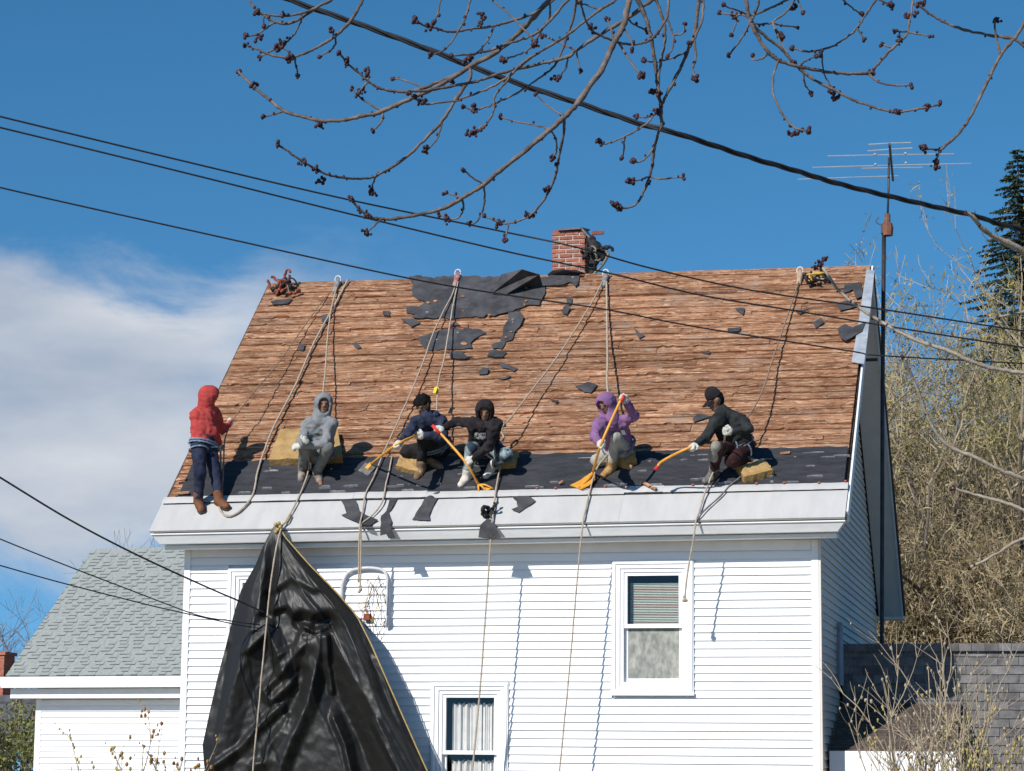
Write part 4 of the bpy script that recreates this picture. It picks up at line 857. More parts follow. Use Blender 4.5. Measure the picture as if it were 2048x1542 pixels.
br(5.5, 4, (ZBx, [(1300, -60), (1290, 0), (1280, 120), (1210, 230), (1150, 280), (1050, 305), (950, 290), (880, 265), (800, 230), (750, 190), (700, 60), (680, 0)]))
br(8, 5.5, (ZBx, [(1505, -70), (1500, 0), (1470, 230), (1430, 330), (1380, 450), (1310, 590), (1240, 720)])); br(5.5, 4, (ZBx, [(1535, -60), (1530, 0), (1520, 140), (1470, 260), (1440, 300)]))
br(5, 4, (ZBx, [(1465, 250), (1480, 380), (1460, 470), (1475, 530)])); br(4, 3, (ZBx, [(1420, 360), (1300, 405), (1200, 425), (1120, 415)]))
br(4.5, 3.5, (ZBx, [(1235, 740), (1190, 790), (1130, 860), (1000, 930), (870, 985), (810, 970)])); br(4, 3, (ZBx, [(1000, 930), (975, 1080)])); br(3, 3, (ZBx, [(1190, 790), (1130, 805), (1070, 800)]))
br(4, 3, (ZBx, [(1200, 990), (1150, 1070), (1090, 1110), (1045, 1105)])); br(4, 3, (ZBx, [(1160, 1210), (1100, 1230), (1030, 1245)])); br(4, 3, (ZBx, [(1160, 1210), (1240, 1225), (1400, 1210)]))
br(5.5, 3.5, (ZBx, [(580, 800), (575, 900), (545, 1050), (530, 1150), (500, 1250), (430, 1380), (340, 1480), (200, 1530), (130, 1520), (30, 1480)])); br(4, 3, (ZBx, [(480, 890), (520, 950), (525, 1040), (490, 1080)]))
br(4, 3, (ZBx, [(480, 890), (380, 855), (250, 835), (135, 800)])); br(4, 3, (ZBx, [(580, 800), (500, 750), (380, 645)])); br(4, 3, (ZA, [(1720, 1380), (1695, 1475)]))
br(4, 3.5, (ZBx, [(30, -40), (80, 0), (200, 100), (340, 240), (380, 310)])); br(4, 3, (ZBx, [(490, 60), (480, 110), (430, 190), (370, 300), (300, 360), (160, 410)])); br(4, 3, (ZBx, [(660, 345), (540, 290), (430, 245)])); br(4, 3, (ZBx, [(600, 390), (590, 460), (540, 530)]))
br(4, 3, (ZBx, [(660, 345), (690, 490)])); br(4.5, 3.5, (ZBx, [(950, 290), (1050, 450), (1100, 510)])); br(4, 3, (ZBx, [(980, 180), (1040, 290), (1040, 340)])); br(4, 3, (ZBx, [(1000, 130), (1080, 180), (1150, 210)])); br(3.5, 3, (ZBx, [(920, 290), (900, 200), (870, 130)]))
br(4, 3, (ZBx, [(1280, 120), (1320, 240), (1320, 330), (1280, 380)])); br(3.5, 3, (ZBx, [(1320, 240), (1390, 230), (1400, 165)])); br(3.5, 3, (ZBx, [(820, 70), (740, 40), (680, 15)]))
br(9, 3.5, (ZC, [(165, -60), (170, 0), (180, 90), (220, 190), (290, 310), (370, 385), (480, 420), (650, 455), (800, 472), (950, 470), (980, 450), (1060, 360), (1140, 280), (1200, 220), (1220, 120), (1240, 0), (1245, -30)]))
br(4.5, 3.5, (ZC, [(950, 470), (1010, 520), (1090, 545), (1225, 550)])); br(5, 3.5, (ZC, [(520, -50), (430, 0), (330, 50), (200, 100), (110, 95), (0, 85)])); br(4.5, 3.5, (ZC, [(265, -40), (250, 0), (230, 80), (190, 160), (130, 260), (55, 355)]))
br(6, 4, (ZC, [(200, 150), (300, 240), (400, 320), (480, 410), (600, 510), (740, 580), (850, 640), (1000, 690), (1130, 720), (1240, 705), (1330, 690), (1420, 665)])); br(4.5, 3.5, (ZC, [(500, -40), (480, 0), (440, 60), (340, 140), (270, 155), (210, 150)])); br(4, 3, (ZC, [(330, 120), (340, 150), (380, 250), (430, 340), (480, 410)]))
br(5, 3.5, (ZC, [(370, 385), (345, 480), (340, 590), (380, 700), (440, 780), (490, 825), (565, 840)])); br(5, 3.5, (ZC, [(1040, -60), (1000, 0), (940, 90), (880, 180), (800, 250), (700, 305), (570, 330), (460, 310)]))
br(4, 3, (ZC, [(760, -30), (790, 0), (860, 60), (915, 90)])); br(4, 3, (ZC, [(880, 180), (930, 255)])); br(4, 3, (ZC, [(1000, -20), (1030, 0), (1100, 35)])); br(4, 3, (ZC, [(490, -30), (500, 0), (530, 80)]))
br(3.5, 3, (ZC, [(650, 325), (665, 460), (720, 570), (735, 630)])); br(4, 3, (ZC, [(510, 420), (560, 385), (620, 360)])); br(4, 3, (ZC, [(545, 460), (545, 540), (590, 600)]))
br(7, 6, (ZC, [(2060, -20), (1953, 150), (1890, 250), (1800, 360), (1700, 560), (1620, 730), (1540, 850), (1410, 965)])); br(6, 4.5, (ZC, [(1890, 250), (1760, 230), (1600, 200), (1470, 155), (1380, 110), (1270, 30)]))
br(4, 3.5, (ZC, [(1410, 965), (1310, 955)])); br(4, 4, (ZC, [(1410, 965), (1385, 1040)])); br(5.5, 4, (ZC, [(1800, 360), (1770, 200), (1765, 130)])); br(5, 4, (ZC, [(1890, 250), (1953, 300), (2010, 340)]))
br(4, 3, (ZC, [(340, 150), (420, 165), (500, 175)])); br(4, 3, (ZC, [(350, 180), (400, 240)])); br(4, 3, (ZC, [(200, 100), (130, 75), (20, 35)])); br(4, 3, (ZC, [(1205, 200), (1120, 200)])); br(4, 3, (ZC, [(1205, 200), (1280, 222), (1360, 235)])); br(4, 3, (ZC, [(1110, 310), (1040, 285)])); br(4, 3, (ZC, [(310, 335), (280, 370), (210, 385), (205, 355)])); br(3.5, 3, (ZC, [(110, 95), (100, 160), (70, 225)]))
br(14, 7, (ZD, [(1620, 900), (1475, 770), (1330, 690), (1240, 640), (1170, 560), (1125, 530)]))
br(9, 5, (ZD, [(1700, 1540), (1475, 1500), (1340, 1480), (1180, 1440), (1030, 1370), (850, 1310), (700, 1240), (610, 1190), (460, 1090), (340, 980), (255, 860)])); br(7, 5, (ZD, [(1650, 1090), (1475, 1130), (1320, 1160)]))
br(8, 6, (ZE, [(1600, 730), (1447, 650), (1280, 580), (1140, 510), (1000, 450), (900, 330), (840, 180), (780, 30), (730, -70)])); br(8, 5, (ZE, [(1600, 960), (1447, 1000), (1380, 1030), (1250, 1110), (1120, 1175)]))
br(8, 5, (ZE, [(1600, 860), (1447, 830), (1350, 790), (1180, 745), (1020, 700)]))
CL_ = [(ZA, [(455, 1000), (535, 1040), (560, 1110), (870, 1180), (850, 1325), (845, 1435), (1205, 920), (1510, 815), (1665, 1385), (1185, 630), (300, 290), (330, 250), (370, 360), (835, 470), (805, 555), (335, 95), (170, 75), (180, 230), (720, 385), (1345, 1350), (1455, 370), (1370, 500), (560, 765), (150, 530), (1215, 165), (1140, 125), (1550, 100), (1550, 145), (1500, 660)]),
       (ZBx, [(520, 540), (490, 1080), (460, 1290), (1025, 1250), (915, 1395), (955, 1425), (1480, 545), (1180, 630), (1200, 765), (160, 410), (130, 1525), (375, 305), (760, 190), (1100, 510), (815, 972), (1050, 1105), (340, 1475)]),
       (ZC, [(1190, 100), (1245, 90), (1310, 950), (1385, 1040), (1385, 1070), (1780, 125), (715, 580), (737, 630), (975, 460), (1330, 690), (565, 840), (630, 355), (400, 240), (1095, 35), (1130, 718), (475, 50), (90, 105), (1150, 255), (1300, 15), (470, 855)]), (ZD, [(240, 830), (270, 810), (215, 860)])]
tx, tz = gnd(2860, 11.5), 0
maple = empty('maple_tree', tx, 'bare maple whose budding branches hang into the top of the picture', 'tree')
tb0 = np.array(tx); tb1 = atd(2860, -60, 11.5)
LIMB = smooth_path([tb1, atd(2500, -300, 10.6), atd(2000, -330, 9.8), atd(1500, -300, 9.3), atd(1050, -290, 9.0), atd(640, -240, 8.8)], 10)
MB().tube(smooth_path([tb0, tb0*0.5+tb1*0.5+np.array([0.1, 0, 0]), tb1, tb1+np.array([0.2, 0.2, 1.6]), tb1+np.array([0.1, 0.6, 3.2])], 6), np.linspace(0.26, 0.10, 25), 12).build('trunk', m_bark, maple, smooth=True)
MB().tube(LIMB, np.linspace(0.10, 0.022, len(LIMB)), 8).build('limb', m_bark, maple, smooth=True)
LPX = np.array([topx(p) for p in LIMB]); LD = np.array([(p-CP)@_F for p in LIMB])
placed = []; budm = MB(); rgb = np.random.default_rng(77)
def _near(pts, k):
    s = np.array(pts[0]); return any(np.min(np.linalg.norm(smooth_path(np.array(q[0], float), 6)-s, axis=1)) < 14 for j, q in enumerate(BR_) if j < k)
late = [k for k, q in enumerate(BR_) if 60 < q[0][0][1] < 480 and q[0][0][0] < 1900 and not _near(q[0], k)]
order = [k for k in range(len(BR_)) if k not in late]+late
for k in order:
    pts, w0, w1 = BR_[k]
    P = np.array(pts, float); s = P[0]; d0 = None
    if placed:
        A = np.vstack([q[:, :2] for q in placed]); D = np.concatenate([q[:, 2] for q in placed]); dist = np.linalg.norm(A-s, axis=1); j = dist.argmin()
        if dist[j] < (14 if k not in late else 60): d0 = D[j]; P[0] = A[j]
    pre = None
    if d0 is None:
        j = np.abs(LPX[:, 0]-(s[0]+(40 if s[0] < 1900 else 250))).argmin() if s[1] < 60 else len(LIMB)//6
        d0 = LD[j]+rgb.uniform(-0.25, 0.25)
        if s[1] > 60: d0 = 10.2; pre = [tb1+np.array([0, 0, -0.2-0.002*s[1]]), atd(s[0]+330, s[1]-40, 10.9)]
        else: pre = [LIMB[j], atd(s[0]*0.65+LPX[j, 0]*0.35, s[1]*0.5+LPX[j, 1]*0.5, (d0+LD[j])/2)]
    Q = smooth_path(P, 6); Q[1:-1] += rgb.normal(size=(len(Q)-2, 2))*0.55; L = np.concatenate([[0], np.cumsum(np.linalg.norm(np.diff(Q, axis=0), axis=1))]); sl = rgb.uniform(-0.0011, 0.0011)
    dep = d0+sl*L+0.10*np.sin(L/130+k)-0.10*math.sin(k); placed.append(np.column_stack([Q, dep]))
    P3 = np.array([atd(q[0], q[1], d) for q, d in zip(Q, dep)]); rad = np.linspace(w0, w1, len(Q))*0.5*0.00205*1.0*dep/9.3
    if pre is not None: 
        P3 = np.vstack([smooth_path(pre+[P3[0]], 5)[:-1], P3]); n = len(P3)-len(rad); rad = np.concatenate([np.linspace(rad[0]*1.7, rad[0], n), rad])
    rad = rad*(1+0.10*rgb.normal(size=len(rad)))
    MB().tube(P3, rad, 6).build('branch', m_maple if not (s[0] > 2040 and s[1] > 330) else m_maple_sun, maple, smooth=True)
    # buds in opposite pairs at the nodes, a few at the tip
    nn = max(1, int(L[-1]/38))
    for q in range(nn):
        f = rgb.uniform(0.25, 1.0); i = min(int(f*len(Q)), len(Q)-1); p = atd(Q[i, 0]+rgb.uniform(-4, 4), Q[i, 1]+rgb.uniform(-4, 4), dep[i])
        budm.ball(p, rgb.uniform(0.0035, 0.0065), (1, 1, 1.3), 6, 4)
    tip = atd(Q[-1, 0], Q[-1, 1], dep[-1])
    if Q[-1, 1] > 0:
        for q in range(4): budm.ball(tip+rgb.normal(size=3)*0.004, rgb.uniform(0.005, 0.0085), (1, 1, 1.2), 6, 4)
allp = np.vstack(placed)
for z, P in CL_:
    for x, y in P:
        px, py = z[0]+x/z[2], z[1]+y/z[2]; j = np.linalg.norm(allp[:, :2]-np.array([px, py]), axis=1).argmin(); c = atd(px, py, allp[j, 2])
        for q in range(9): budm.ball(c+rgb.normal(size=3)*0.0075, rgb.uniform(0.0045, 0.0085), (1, 1, 1.1), 6, 4)
budm.build('bud_clusters', m_mbud, maple, smooth=True)['kind'] = 'stuff'
# ================================================================== PEOPLE (implicit surfaces, polygonised)
def nets(f, lo, hi, h):
    lo = np.asarray(lo)-2*h; n = np.ceil((np.asarray(hi)+2*h-lo)/h).astype(int)+1
    g = np.stack(np.meshgrid(*[lo[i]+h*np.arange(n[i]) for i in range(3)], indexing='ij'), -1)
    D = f(g.reshape(-1, 3)).reshape(n); S = D < 0
    a, b_, c = n-1; cs = {}
    off = [(0, 0, 0), (1, 0, 0), (0, 1, 0), (1, 1, 0), (0, 0, 1), (1, 0, 1), (0, 1, 1), (1, 1, 1)]
    for o in off: cs[o] = (D[o[0]:o[0]+a, o[1]:o[1]+b_, o[2]:o[2]+c], S[o[0]:o[0]+a, o[1]:o[1]+b_, o[2]:o[2]+c])
    cnt = sum(cs[o][1].astype(int) for o in off); act = (cnt > 0) & (cnt < 8)
    idx = np.full(act.shape, -1); ii = np.argwhere(act); idx[act] = np.arange(len(ii))
    pos = np.zeros((len(ii), 3)); w = np.zeros((len(ii), 1))
    for o in off:
        for ax in range(3):
            if o[ax]: continue
            q = list(o); q[ax] = 1; q = tuple(q); d0 = cs[o][0][act]; d1 = cs[q][0][act]; m_ = (d0 < 0) != (d1 < 0)
            t = np.where(m_, d0/np.where(m_, d0-d1, 1), 0); p = np.tile(np.array(o, float), (len(ii), 1)); p[:, ax] = t
            pos += p*m_[:, None]; w += m_[:, None]
    V = lo+h*(ii+pos/np.maximum(w, 1)); F = []
    for ax in range(3):
        u, v = (ax+1) % 3, (ax+2) % 3
        sl0 = [slice(1, -1)]*3; sl0[ax] = slice(0, -1); sl1 = list(sl0); sl1[ax] = slice(1, None)
        A, B = S[tuple(sl0)], S[tuple(sl1)]
        e = np.argwhere(A != B)
        if not len(e): continue
        fl = A[A != B]; base = e.copy(); base[:, u] += 1; base[:, v] += 1
        def cell(du, dv):
            q = base.copy(); q[:, u] -= du; q[:, v] -= dv; return idx[q[:, 0], q[:, 1], q[:, 2]]
        Q = np.stack([cell(1, 1), cell(0, 1), cell(0, 0), cell(1, 0)], 1); Q[~fl] = Q[~fl][:, ::-1]; F.append(Q)
    F = np.concatenate(F); return V, F[(F >= 0).all(1)]
def cap_sdf(p, a, b, ra, rb):
    a = np.asarray(a); b = np.asarray(b); ab = b-a; t = np.clip(((p-a)@ab)/(ab@ab+1e-9), 0, 1)
    return np.linalg.norm(p-a-t[:, None]*ab, axis=1)-(ra+(rb-ra)*t)
def smin(a, b, k): h = np.maximum(k-np.abs(a-b), 0)/k; return np.minimum(a, b)-h*h*k*0.25
def caps(prims, k, wr=0.0, wf=14.0, seed=0.0, cut=None):
    def f(p):
        d = None
        for a, b, ra, rb in prims:
            q = cap_sdf(p, a, b, ra, rb); d = q if d is None else smin(d, q, k)
        if wr:
            near = np.abs(d) < 0.06; w = np.zeros(len(d)); pp = p[near]*wf+seed
            w[near] = (0.45-2.2*np.abs(pnoise(pp*np.array([0.75, 0.75, 1.1]))))+0.6*pnoise(pp*np.array([1.9, 1.9, 1.5])+7); d = d-wr*w
        if cut is not None: d = cut(p, d)
        return d
    P = np.array([q for x in prims for q in (np.asarray(x[0])-max(x[2], x[3]), np.asarray(x[1])-max(x[2], x[3]), np.asarray(x[0])+max(x[2], x[3]), np.asarray(x[1])+max(x[2], x[3]))])
    return f, P.min(0), P.max(0)
def sdf_obj(name, prims, k, h, mat, parent, wr=0.0, wf=14.0, seed=0.0, cut=None):
    f, lo, hi = caps(prims, k, wr, wf, seed, cut); V, F = nets(f, lo, hi, h)
    b = MB(); b.v = [tuple(v) for v in V]; b.f = [tuple(map(int, q)) for q in F]; b.mi = [0]*len(b.f); return b.build(name, mat, parent, smooth=True)
def along(px, py, parent, L, sgn):        # the point on a sight line that lies one bone length from its parent joint
    d = ray(px, py); dn = unit(d); t0 = (parent-CP)@dn; c = CP+dn*t0; r2 = L*L-((c-parent)**2).sum()
    return c+dn*sgn*math.sqrt(max(r2, 0))
def knee(px, py, hip, ank, L1=0.42, L2=0.42):
    dn = unit(ray(px, py)); t0 = ((hip+ank)/2-CP)@dn; best = None
    for t in np.linspace(-0.6, 0.35, 120):
        q = CP+dn*(t0+t); e = (np.linalg.norm(q-hip)-L1)**2+(np.linalg.norm(q-ank)-L2)**2+0.004*(t > 0)
        if best is None or e < best[0]: best = (e, q)
    return best[1]
m_skin = M('skin', (0.20, 0.105, 0.065), (0.26, 0.145, 0.095), 20, 0.6); m_dark = M('eye_dark', (0.01, 0.008, 0.008)); m_lip = M('lip', (0.22, 0.08, 0.06))
m_sole = M('dark_sole', (0.05, 0.045, 0.04)); m_glove = M('white_glove', (0.46, 0.44, 0.39), (0.57, 0.55, 0.49), 30, 0.85)
m_hair = M('black_hair', (0.006, 0.005, 0.005), (0.013, 0.011, 0.010), 40, 0.85, 0.9, 120, spec=0.15)
m_strap = M('harness_webbing', (0.07, 0.09, 0.13), (0.20, 0.23, 0.28), 25, 0.8)
def cloth(name, c1, c2): return M(name, c1, c2, 7, 0.92, 0.35, 55, spec=0.15, dist=0.01)
def person(spec):
    S = spec; pel = rp(*S['pelvis']); nk = along(*S['neck'][:2], pel, 0.50, S['neck'][2]); hd = along(*S['head'][:2], nk, 0.155, S['head'][2])
    root = empty('person', rp(*S['base']), S['label'], 'person')
    sh, el, wr = {}, {}, {}
    for k in 'ab':
        sh[k] = along(*S['sh'+k][:2], nk-np.array([0, 0, 0.06]), 0.19, S['sh'+k][2]); el[k] = along(*S['el'+k][:2], sh[k], 0.29, S['el'+k][2]); wr[k] = along(*S['ha'+k][:2], el[k], 0.27, S['ha'+k][2])
    ax = unit(sh['b']-sh['a']); axh = unit(ax*np.array([1, 1, 0.2])); hip = {'a': pel-axh*0.10, 'b': pel+axh*0.10}
    an, kn, toe = {}, {}, {}
    for k in 'ab':
        an[k] = rp(*S['an'+k]); kn[k] = knee(*S['kn'+k], hip[k], an[k]) if len(S['kn'+k]) == 2 else rp(*S['kn'+k]); toe[k] = rp(*S['to'+k])
    fc = unit(np.array(S['face'])); upv = unit(np.array(S.get('up', (0, -0.15, 1)))); sx = unit(np.cross(fc, upv)); upv = np.cross(sx, fc)
    mid = pel*0.5+nk*0.5; lows = {k: hip[k]*0.96+sh[k]*0.04 for k in 'ab'}
    ch = {k: sh[k]*0.72+nk*0.28-np.array([0, 0, 0.05]) for k in 'ab'}
    # body: one continuous surface
    body = [(pel, mid, 0.09, 0.085), (mid, nk-unit(nk-pel)*0.10, 0.085, 0.075), (nk-unit(nk-pel)*0.06, hd-upv*0.05, 0.055, 0.05), (hd+upv*0.03-fc*0.015, hd+upv*0.03-fc*0.015+sx*0.001, 0.092, 0.092), (hd-upv*0.03+fc*0.03, hd-upv*0.075+fc*0.045, 0.066, 0.045)]
    body += [(hd+fc*0.085+upv*0.015, hd+fc*0.108-upv*0.018, 0.009, 0.015), (hd+fc*0.078+upv*0.035-sx*0.04, hd+fc*0.078+upv*0.035+sx*0.04, 0.014, 0.014), (hd+sx*0.088, hd+sx*0.094+upv*0.03, 0.014, 0.018), (hd-sx*0.088, hd-sx*0.094+upv*0.03, 0.014, 0.018)]
    for k in 'ab':
        body += [(ch[k], sh[k], 0.055, 0.05), (sh[k], el[k], 0.048, 0.038), (el[k], wr[k], 0.036, 0.026), (hip[k], kn[k], 0.075, 0.052), (kn[k], an[k], 0.05, 0.036), (an[k], toe[k], 0.04, 0.03)]
    sdf_obj('body', body, 0.025, 0.0155, m_skin, root)
    b = MB()
    for s in (-1, 1): b.ball(hd+fc*0.086+upv*0.018+sx*s*0.034, 0.0125, seg=8, ring=6)
    b.build('eyes', m_dark, root, smooth=True); MB().obox(hd+fc*0.092-upv*0.052, sx, fc, upv, 0.024, 0.006, 0.005).build('mouth', m_lip, root)
    # trousers
    tp = [(pel+unit(nk-pel)*0.05, pel, 0.135, 0.14)]
    for k in 'ab': tp += [(hip[k], kn[k], 0.106, 0.078), (kn[k], an[k]+(kn[k]-an[k])*0.13, 0.075, 0.062)]
    sdf_obj('trousers', tp, 0.03, 0.0165, S['pants'], root, 0.013, 10, S['seed'])
    # hoodie / jacket
    hp = [(nk-np.array([0, 0, 0.075]), nk*0.75+hd*0.25 if S['hood'] != 'up' else nk-np.array([0, 0, 0.01]), 0.10, 0.078), (pel+unit(nk-pel)*0.04, nk-unit(nk-pel)*0.10, 0.135, 0.130)]
    for k in 'ab':
        hp += [(lows[k], ch[k], 0.104, 0.094), (ch[k], sh[k], 0.082, 0.066), (nk-np.array([0, 0, 0.02]), sh[k]*0.62+nk*0.38, 0.082, 0.074), (sh[k], el[k], 0.066, 0.056), (el[k], wr[k]+(el[k]-wr[k])*0.10, 0.056, 0.045)]
    top_ = sdf_obj('hoodie' if S['hood'] != 'none' else 'jacket', hp, 0.045, 0.0165, S['top'], root, 0.024, 12, S['seed']+5)
    if S['hood'] == 'up':
        ce = hd+fc*0.128-upv*0.016
        def cut(p, d):
            q = (p-ce); e = np.sqrt(((q@sx)/0.080)**2+((q@upv)/0.108)**2+((q@fc)/0.125)**2); e = (e-1)*0.08
            return np.maximum(d, -e)
        sdf_obj('hood', [(hd+upv*0.032+fc*0.012, hd-fc*0.03+upv*0.03, 0.124, 0.116), (hd-upv*0.05-fc*0.02, nk-np.array([0, 0, 0.03]), 0.112, 0.128)], 0.05, 0.0135, S['top'], root, 0.008, 17, S['seed'], cut)
    elif S['hood'] == 'down': sdf_obj('hood', [(nk-fc*0.09-sx*0.07, nk-fc*0.12+np.array([0, 0, -.03]), 0.045, 0.065), (nk-fc*0.09+sx*0.07, nk-fc*0.12+np.array([0, 0, -.03]), 0.045, 0.065), (nk+fc*0.05-sx*0.06, nk-fc*0.07-sx*0.08, 0.03, 0.045), (nk+fc*0.05+sx*0.06, nk-fc*0.07+sx*0.08, 0.03, 0.045)], 0.03, 0.014, S['top'], root, 0.008, 20, S['seed'])
    if S['hood'] != 'up':
        hr = [(hd+upv*0.055-fc*0.02, hd+upv*0.055-fc*0.03, 0.094, 0.094), (hd-fc*0.055+upv*0.0, hd-fc*0.05-upv*0.035, 0.072, 0.06)]
        if S.get('cap') is None:
            for j in range(16):
                a_ = j*2*math.pi/16; dd_ = sx*math.cos(a_)+fc*math.sin(a_); hr.append((hd+upv*0.085+dd_*0.06, hd+upv*(0.06 if math.sin(a_) > 0.2 else 0.01)+dd_*(0.112+0.02*math.sin(j*2.3)), 0.03, 0.007))
        if S.get('cap') is None:
            b = MB()
            for j in range(110):
                a_ = random.uniform(0, 6.283); e_ = random.uniform(0.05, 1.0); dd_ = unit(sx*math.cos(a_)+fc*math.sin(a_)-fc*0.1); n_ = unit(dd_*math.sqrt(1-(1-e_)**2)+upv*(1-e_)); p_ = hd+upv*0.052-fc*0.02+n_*0.088
                if math.sin(a_) > 0.35 and e_ > 0.72: continue
                t_ = unit(n_*0.75+dd_*0.5-upv*0.45+RNG.normal(size=3)*0.25); b.tube([p_, p_+t_*0.026, p_+t_*0.045-upv*0.014], [0.011, 0.007, 0.001], 4)
            b.build('hair_tufts', m_hair, root)
        sdf_obj('hair', hr, 0.02, 0.0125, m_hair, root, 0.016, 34, 1.0)
    if S.get('cap') is not None:
        sdf_obj('cap', [(hd+upv*0.075-fc*0.01, hd+upv*0.105-fc*0.005, 0.105, 0.097)], 0.02, 0.013, S['cap'], root, 0, 1, 0, lambda p, d: np.maximum(d, -((p-hd)@upv-0.052)))
        b = MB(); G = []
        for i in range(5):
            r_ = []
            for j in range(9):
                a_ = (j-4)/4*1.1; rr = 0.098+i*0.024; r_.append(hd+upv*(0.056-0.010*i-0.018*abs(math.sin(a_)))+sx*math.sin(a_)*0.098*(1-0.05*i)+fc*(math.cos(a_)*(0.10+i*0.024)-0.005))
            G.append(r_)
        b.grid(G); b.grid([[p-upv*0.006 for p in r_] for r_ in G[::-1]]); b.build('cap_peak', S['cap'], root, smooth=True)
    for k in 'ab':
        # boots
        d = unit(toe[k]-an[k]); d2 = unit(d-RN*(d@RN)); q = an[k]; sole = RN*0.035
        sdf_obj('boot', [(q+unit(kn[k]-q)*0.09, q, 0.068, 0.062), (q-d2*0.05-sole, q+d2*0.07-sole, 0.050, 0.054), (q+d2*0.07-sole, q+d2*0.165-sole, 0.054, 0.044)], 0.03, 0.0125, S['boots'], root, 0.004, 30, 2.0)
        b = MB(); so = []
        for t_, w2 in ((-0.10, 0.035), (-0.07, 0.05), (0.05, 0.05), (0.12, 0.058), (0.18, 0.05), (0.215, 0.03)): so.append((t_, w2))
        yv = unit(np.cross(RN, d2)); ol = [q+d2*t_+yv*w2-RN*0.082 for t_, w2 in so]+[q+d2*t_-yv*w2-RN*0.082 for t_, w2 in so[::-1]]; b.sheet([p+RN*0.028 for p in ol], ol); b.build('boot_sole', m_sole, root)
        # gloved hand, fingers closed on what it holds
        w_ = wr[k]; fd = unit(wr[k]-el[k]); g_ = unit(np.array(S.get('grip'+k, (0.6, -0.3, -0.5)))); g_ = unit(g_-fd*(g_@fd)); nrm = unit(np.cross(fd, g_)); nrm = nrm if nrm@(-RN) > 0 else -nrm
        hpz = [(w_-fd*0.03, w_+fd*0.02, 0.036, 0.036), (w_+fd*0.02-g_*0.028, w_+fd*0.062-g_*0.026, 0.026, 0.024), (w_+fd*0.02+g_*0.028, w_+fd*0.062+g_*0.026, 0.026, 0.024)]
        for j, (o_, L_) in enumerate(zip((-0.036, -0.012, 0.012, 0.035), (0.030, 0.036, 0.035, 0.028))):
            k0 = w_+fd*0.07+g_*o_; k1 = k0+unit(fd+nrm*0.9)*L_; k2 = k1+unit(nrm-fd*0.5)*L_*0.8; k3 = k2+unit(-fd+nrm*0.1)*L_*0.6
            hpz += [(k0, k1, 0.0135, 0.012), (k1, k2, 0.012, 0.0115), (k2, k3, 0.0115, 0.010)]
        t0 = w_+fd*0.015-g_*0.042; t1 = t0+unit(fd*0.5-g_*0.6+nrm*0.5)*0.038; t2 = t1+unit(fd*0.5+nrm*0.8+g_*0.4)*0.032; hpz += [(t0, t1, 0.017, 0.014), (t1, t2, 0.014, 0.012)]
        sdf_obj('glove', hpz, 0.010, 0.0075, m_glove, root)
    info = dict(pel=pel, nk=nk, hd=hd, sh=sh, el=el, wr=wr, kn=kn, an=an, hip=hip, root=root, fc=fc, ax=ax, up=upv, grip={k: wr[k]+unit(wr[k]-el[k])*0.085 for k in 'ab'}, ch=ch)
    if S.get('harness', True):
        b = MB(); c0 = pel+unit(nk-pel)*S.get('hz', 0.03); X = axh; Z = unit(nk-pel); Y = unit(np.cross(Z, X)); X = np.cross(Y, Z)
        for dz, rr in ((0.0, 0.0), (0.035, -0.004)):
            b.tube([c0+Z*dz+X*math.cos(t)*(0.225+rr)+Y*math.sin(t)*(0.145+rr) for t in np.linspace(0, 2*math.pi, 25)], 0.012, 5)
        for k, s in (('a', -1), ('b', 1)):
            d = unit(kn[k]-hip[k]); cc = hip[k]+d*0.10; u = unit(np.cross(d, [0.3, 0.2, 1])); w = np.cross(d, u); b.tube([cc+u*math.cos(t)*0.125+w*math.sin(t)*0.125 for t in np.linspace(0, 2*math.pi, 19)], 0.011, 5)
            b.tube([c0+X*s*0.2+Y*0.08, cc+unit(cc-pel+1e-6)*0.0+X*s*0.06], 0.011, 5)
        b.build('harness', S.get('hmat', m_strap), root)
    return info
C_ = cloth
PP = {}
PP['red'] = person(dict(label='worker in red hoodie and dark jeans standing at the left eave, hood up', base=(418, 1022, 0), pelvis=(407, 888, 0.62), neck=(413, 815, 1), head=(418, 793, -1), sha=(391, 830, -1), shb=(431, 829, 1), ela=(428, 866, -1), haa=(438, 888, 1), elb=(444, 858, 1), hab=(459, 846, 1),
    kna=(400, 947), knb=(430, 945), ana=(396, 1003, 0.10), anb=(438, 1000, 0.10), toa=(404, 1022, 0.05), tob=(452, 1014, 0.05), face=(0.75, 0.5, -0.12), hood='up', top=C_('red_hoodie', (0.34, 0.045, 0.042), (0.43, 0.065, 0.058)), pants=C_('dark_denim', (0.012, 0.016, 0.035), (0.035, 0.042, 0.075)), boots=C_('brown_boot', (0.13, 0.055, 0.03), (0.2, 0.09, 0.05)), seed=1.0, gripa=(0.2, 0, 1), gripb=(0, 0.2, 1), hz=-0.03, hmat=M('blue_grey_webbing', (0.12, 0.18, 0.27), (0.30, 0.36, 0.44), 25, 0.8)))
PP['grey'] = person(dict(label='worker in grey hoodie and grey trousers sitting on a big yellow pad', base=(625, 945, 0), pelvis=(636, 908, 0.26), neck=(640, 838, -1), head=(647, 808, -1), sha=(614, 850, 1), shb=(664, 848, -1), ela=(603, 885, -1), haa=(611, 880, -1), elb=(650, 888, -1), hab=(600, 892, -1),
    kna=(609, 893), knb=(656, 895), ana=(605, 942, 0.09), anb=(634, 945, 0.09), toa=(602, 962, 0.05), tob=(642, 970, 0.05), face=(0.38, -0.85, -0.22), hood='up', top=C_('grey_hoodie', (0.16, 0.17, 0.18), (0.24, 0.25, 0.26)), pants=C_('grey_trousers', (0.13, 0.135, 0.13), (0.22, 0.22, 0.21)), boots=C_('pale_boot', (0.11, 0.09, 0.08), (0.36, 0.32, 0.28)), seed=2.0))
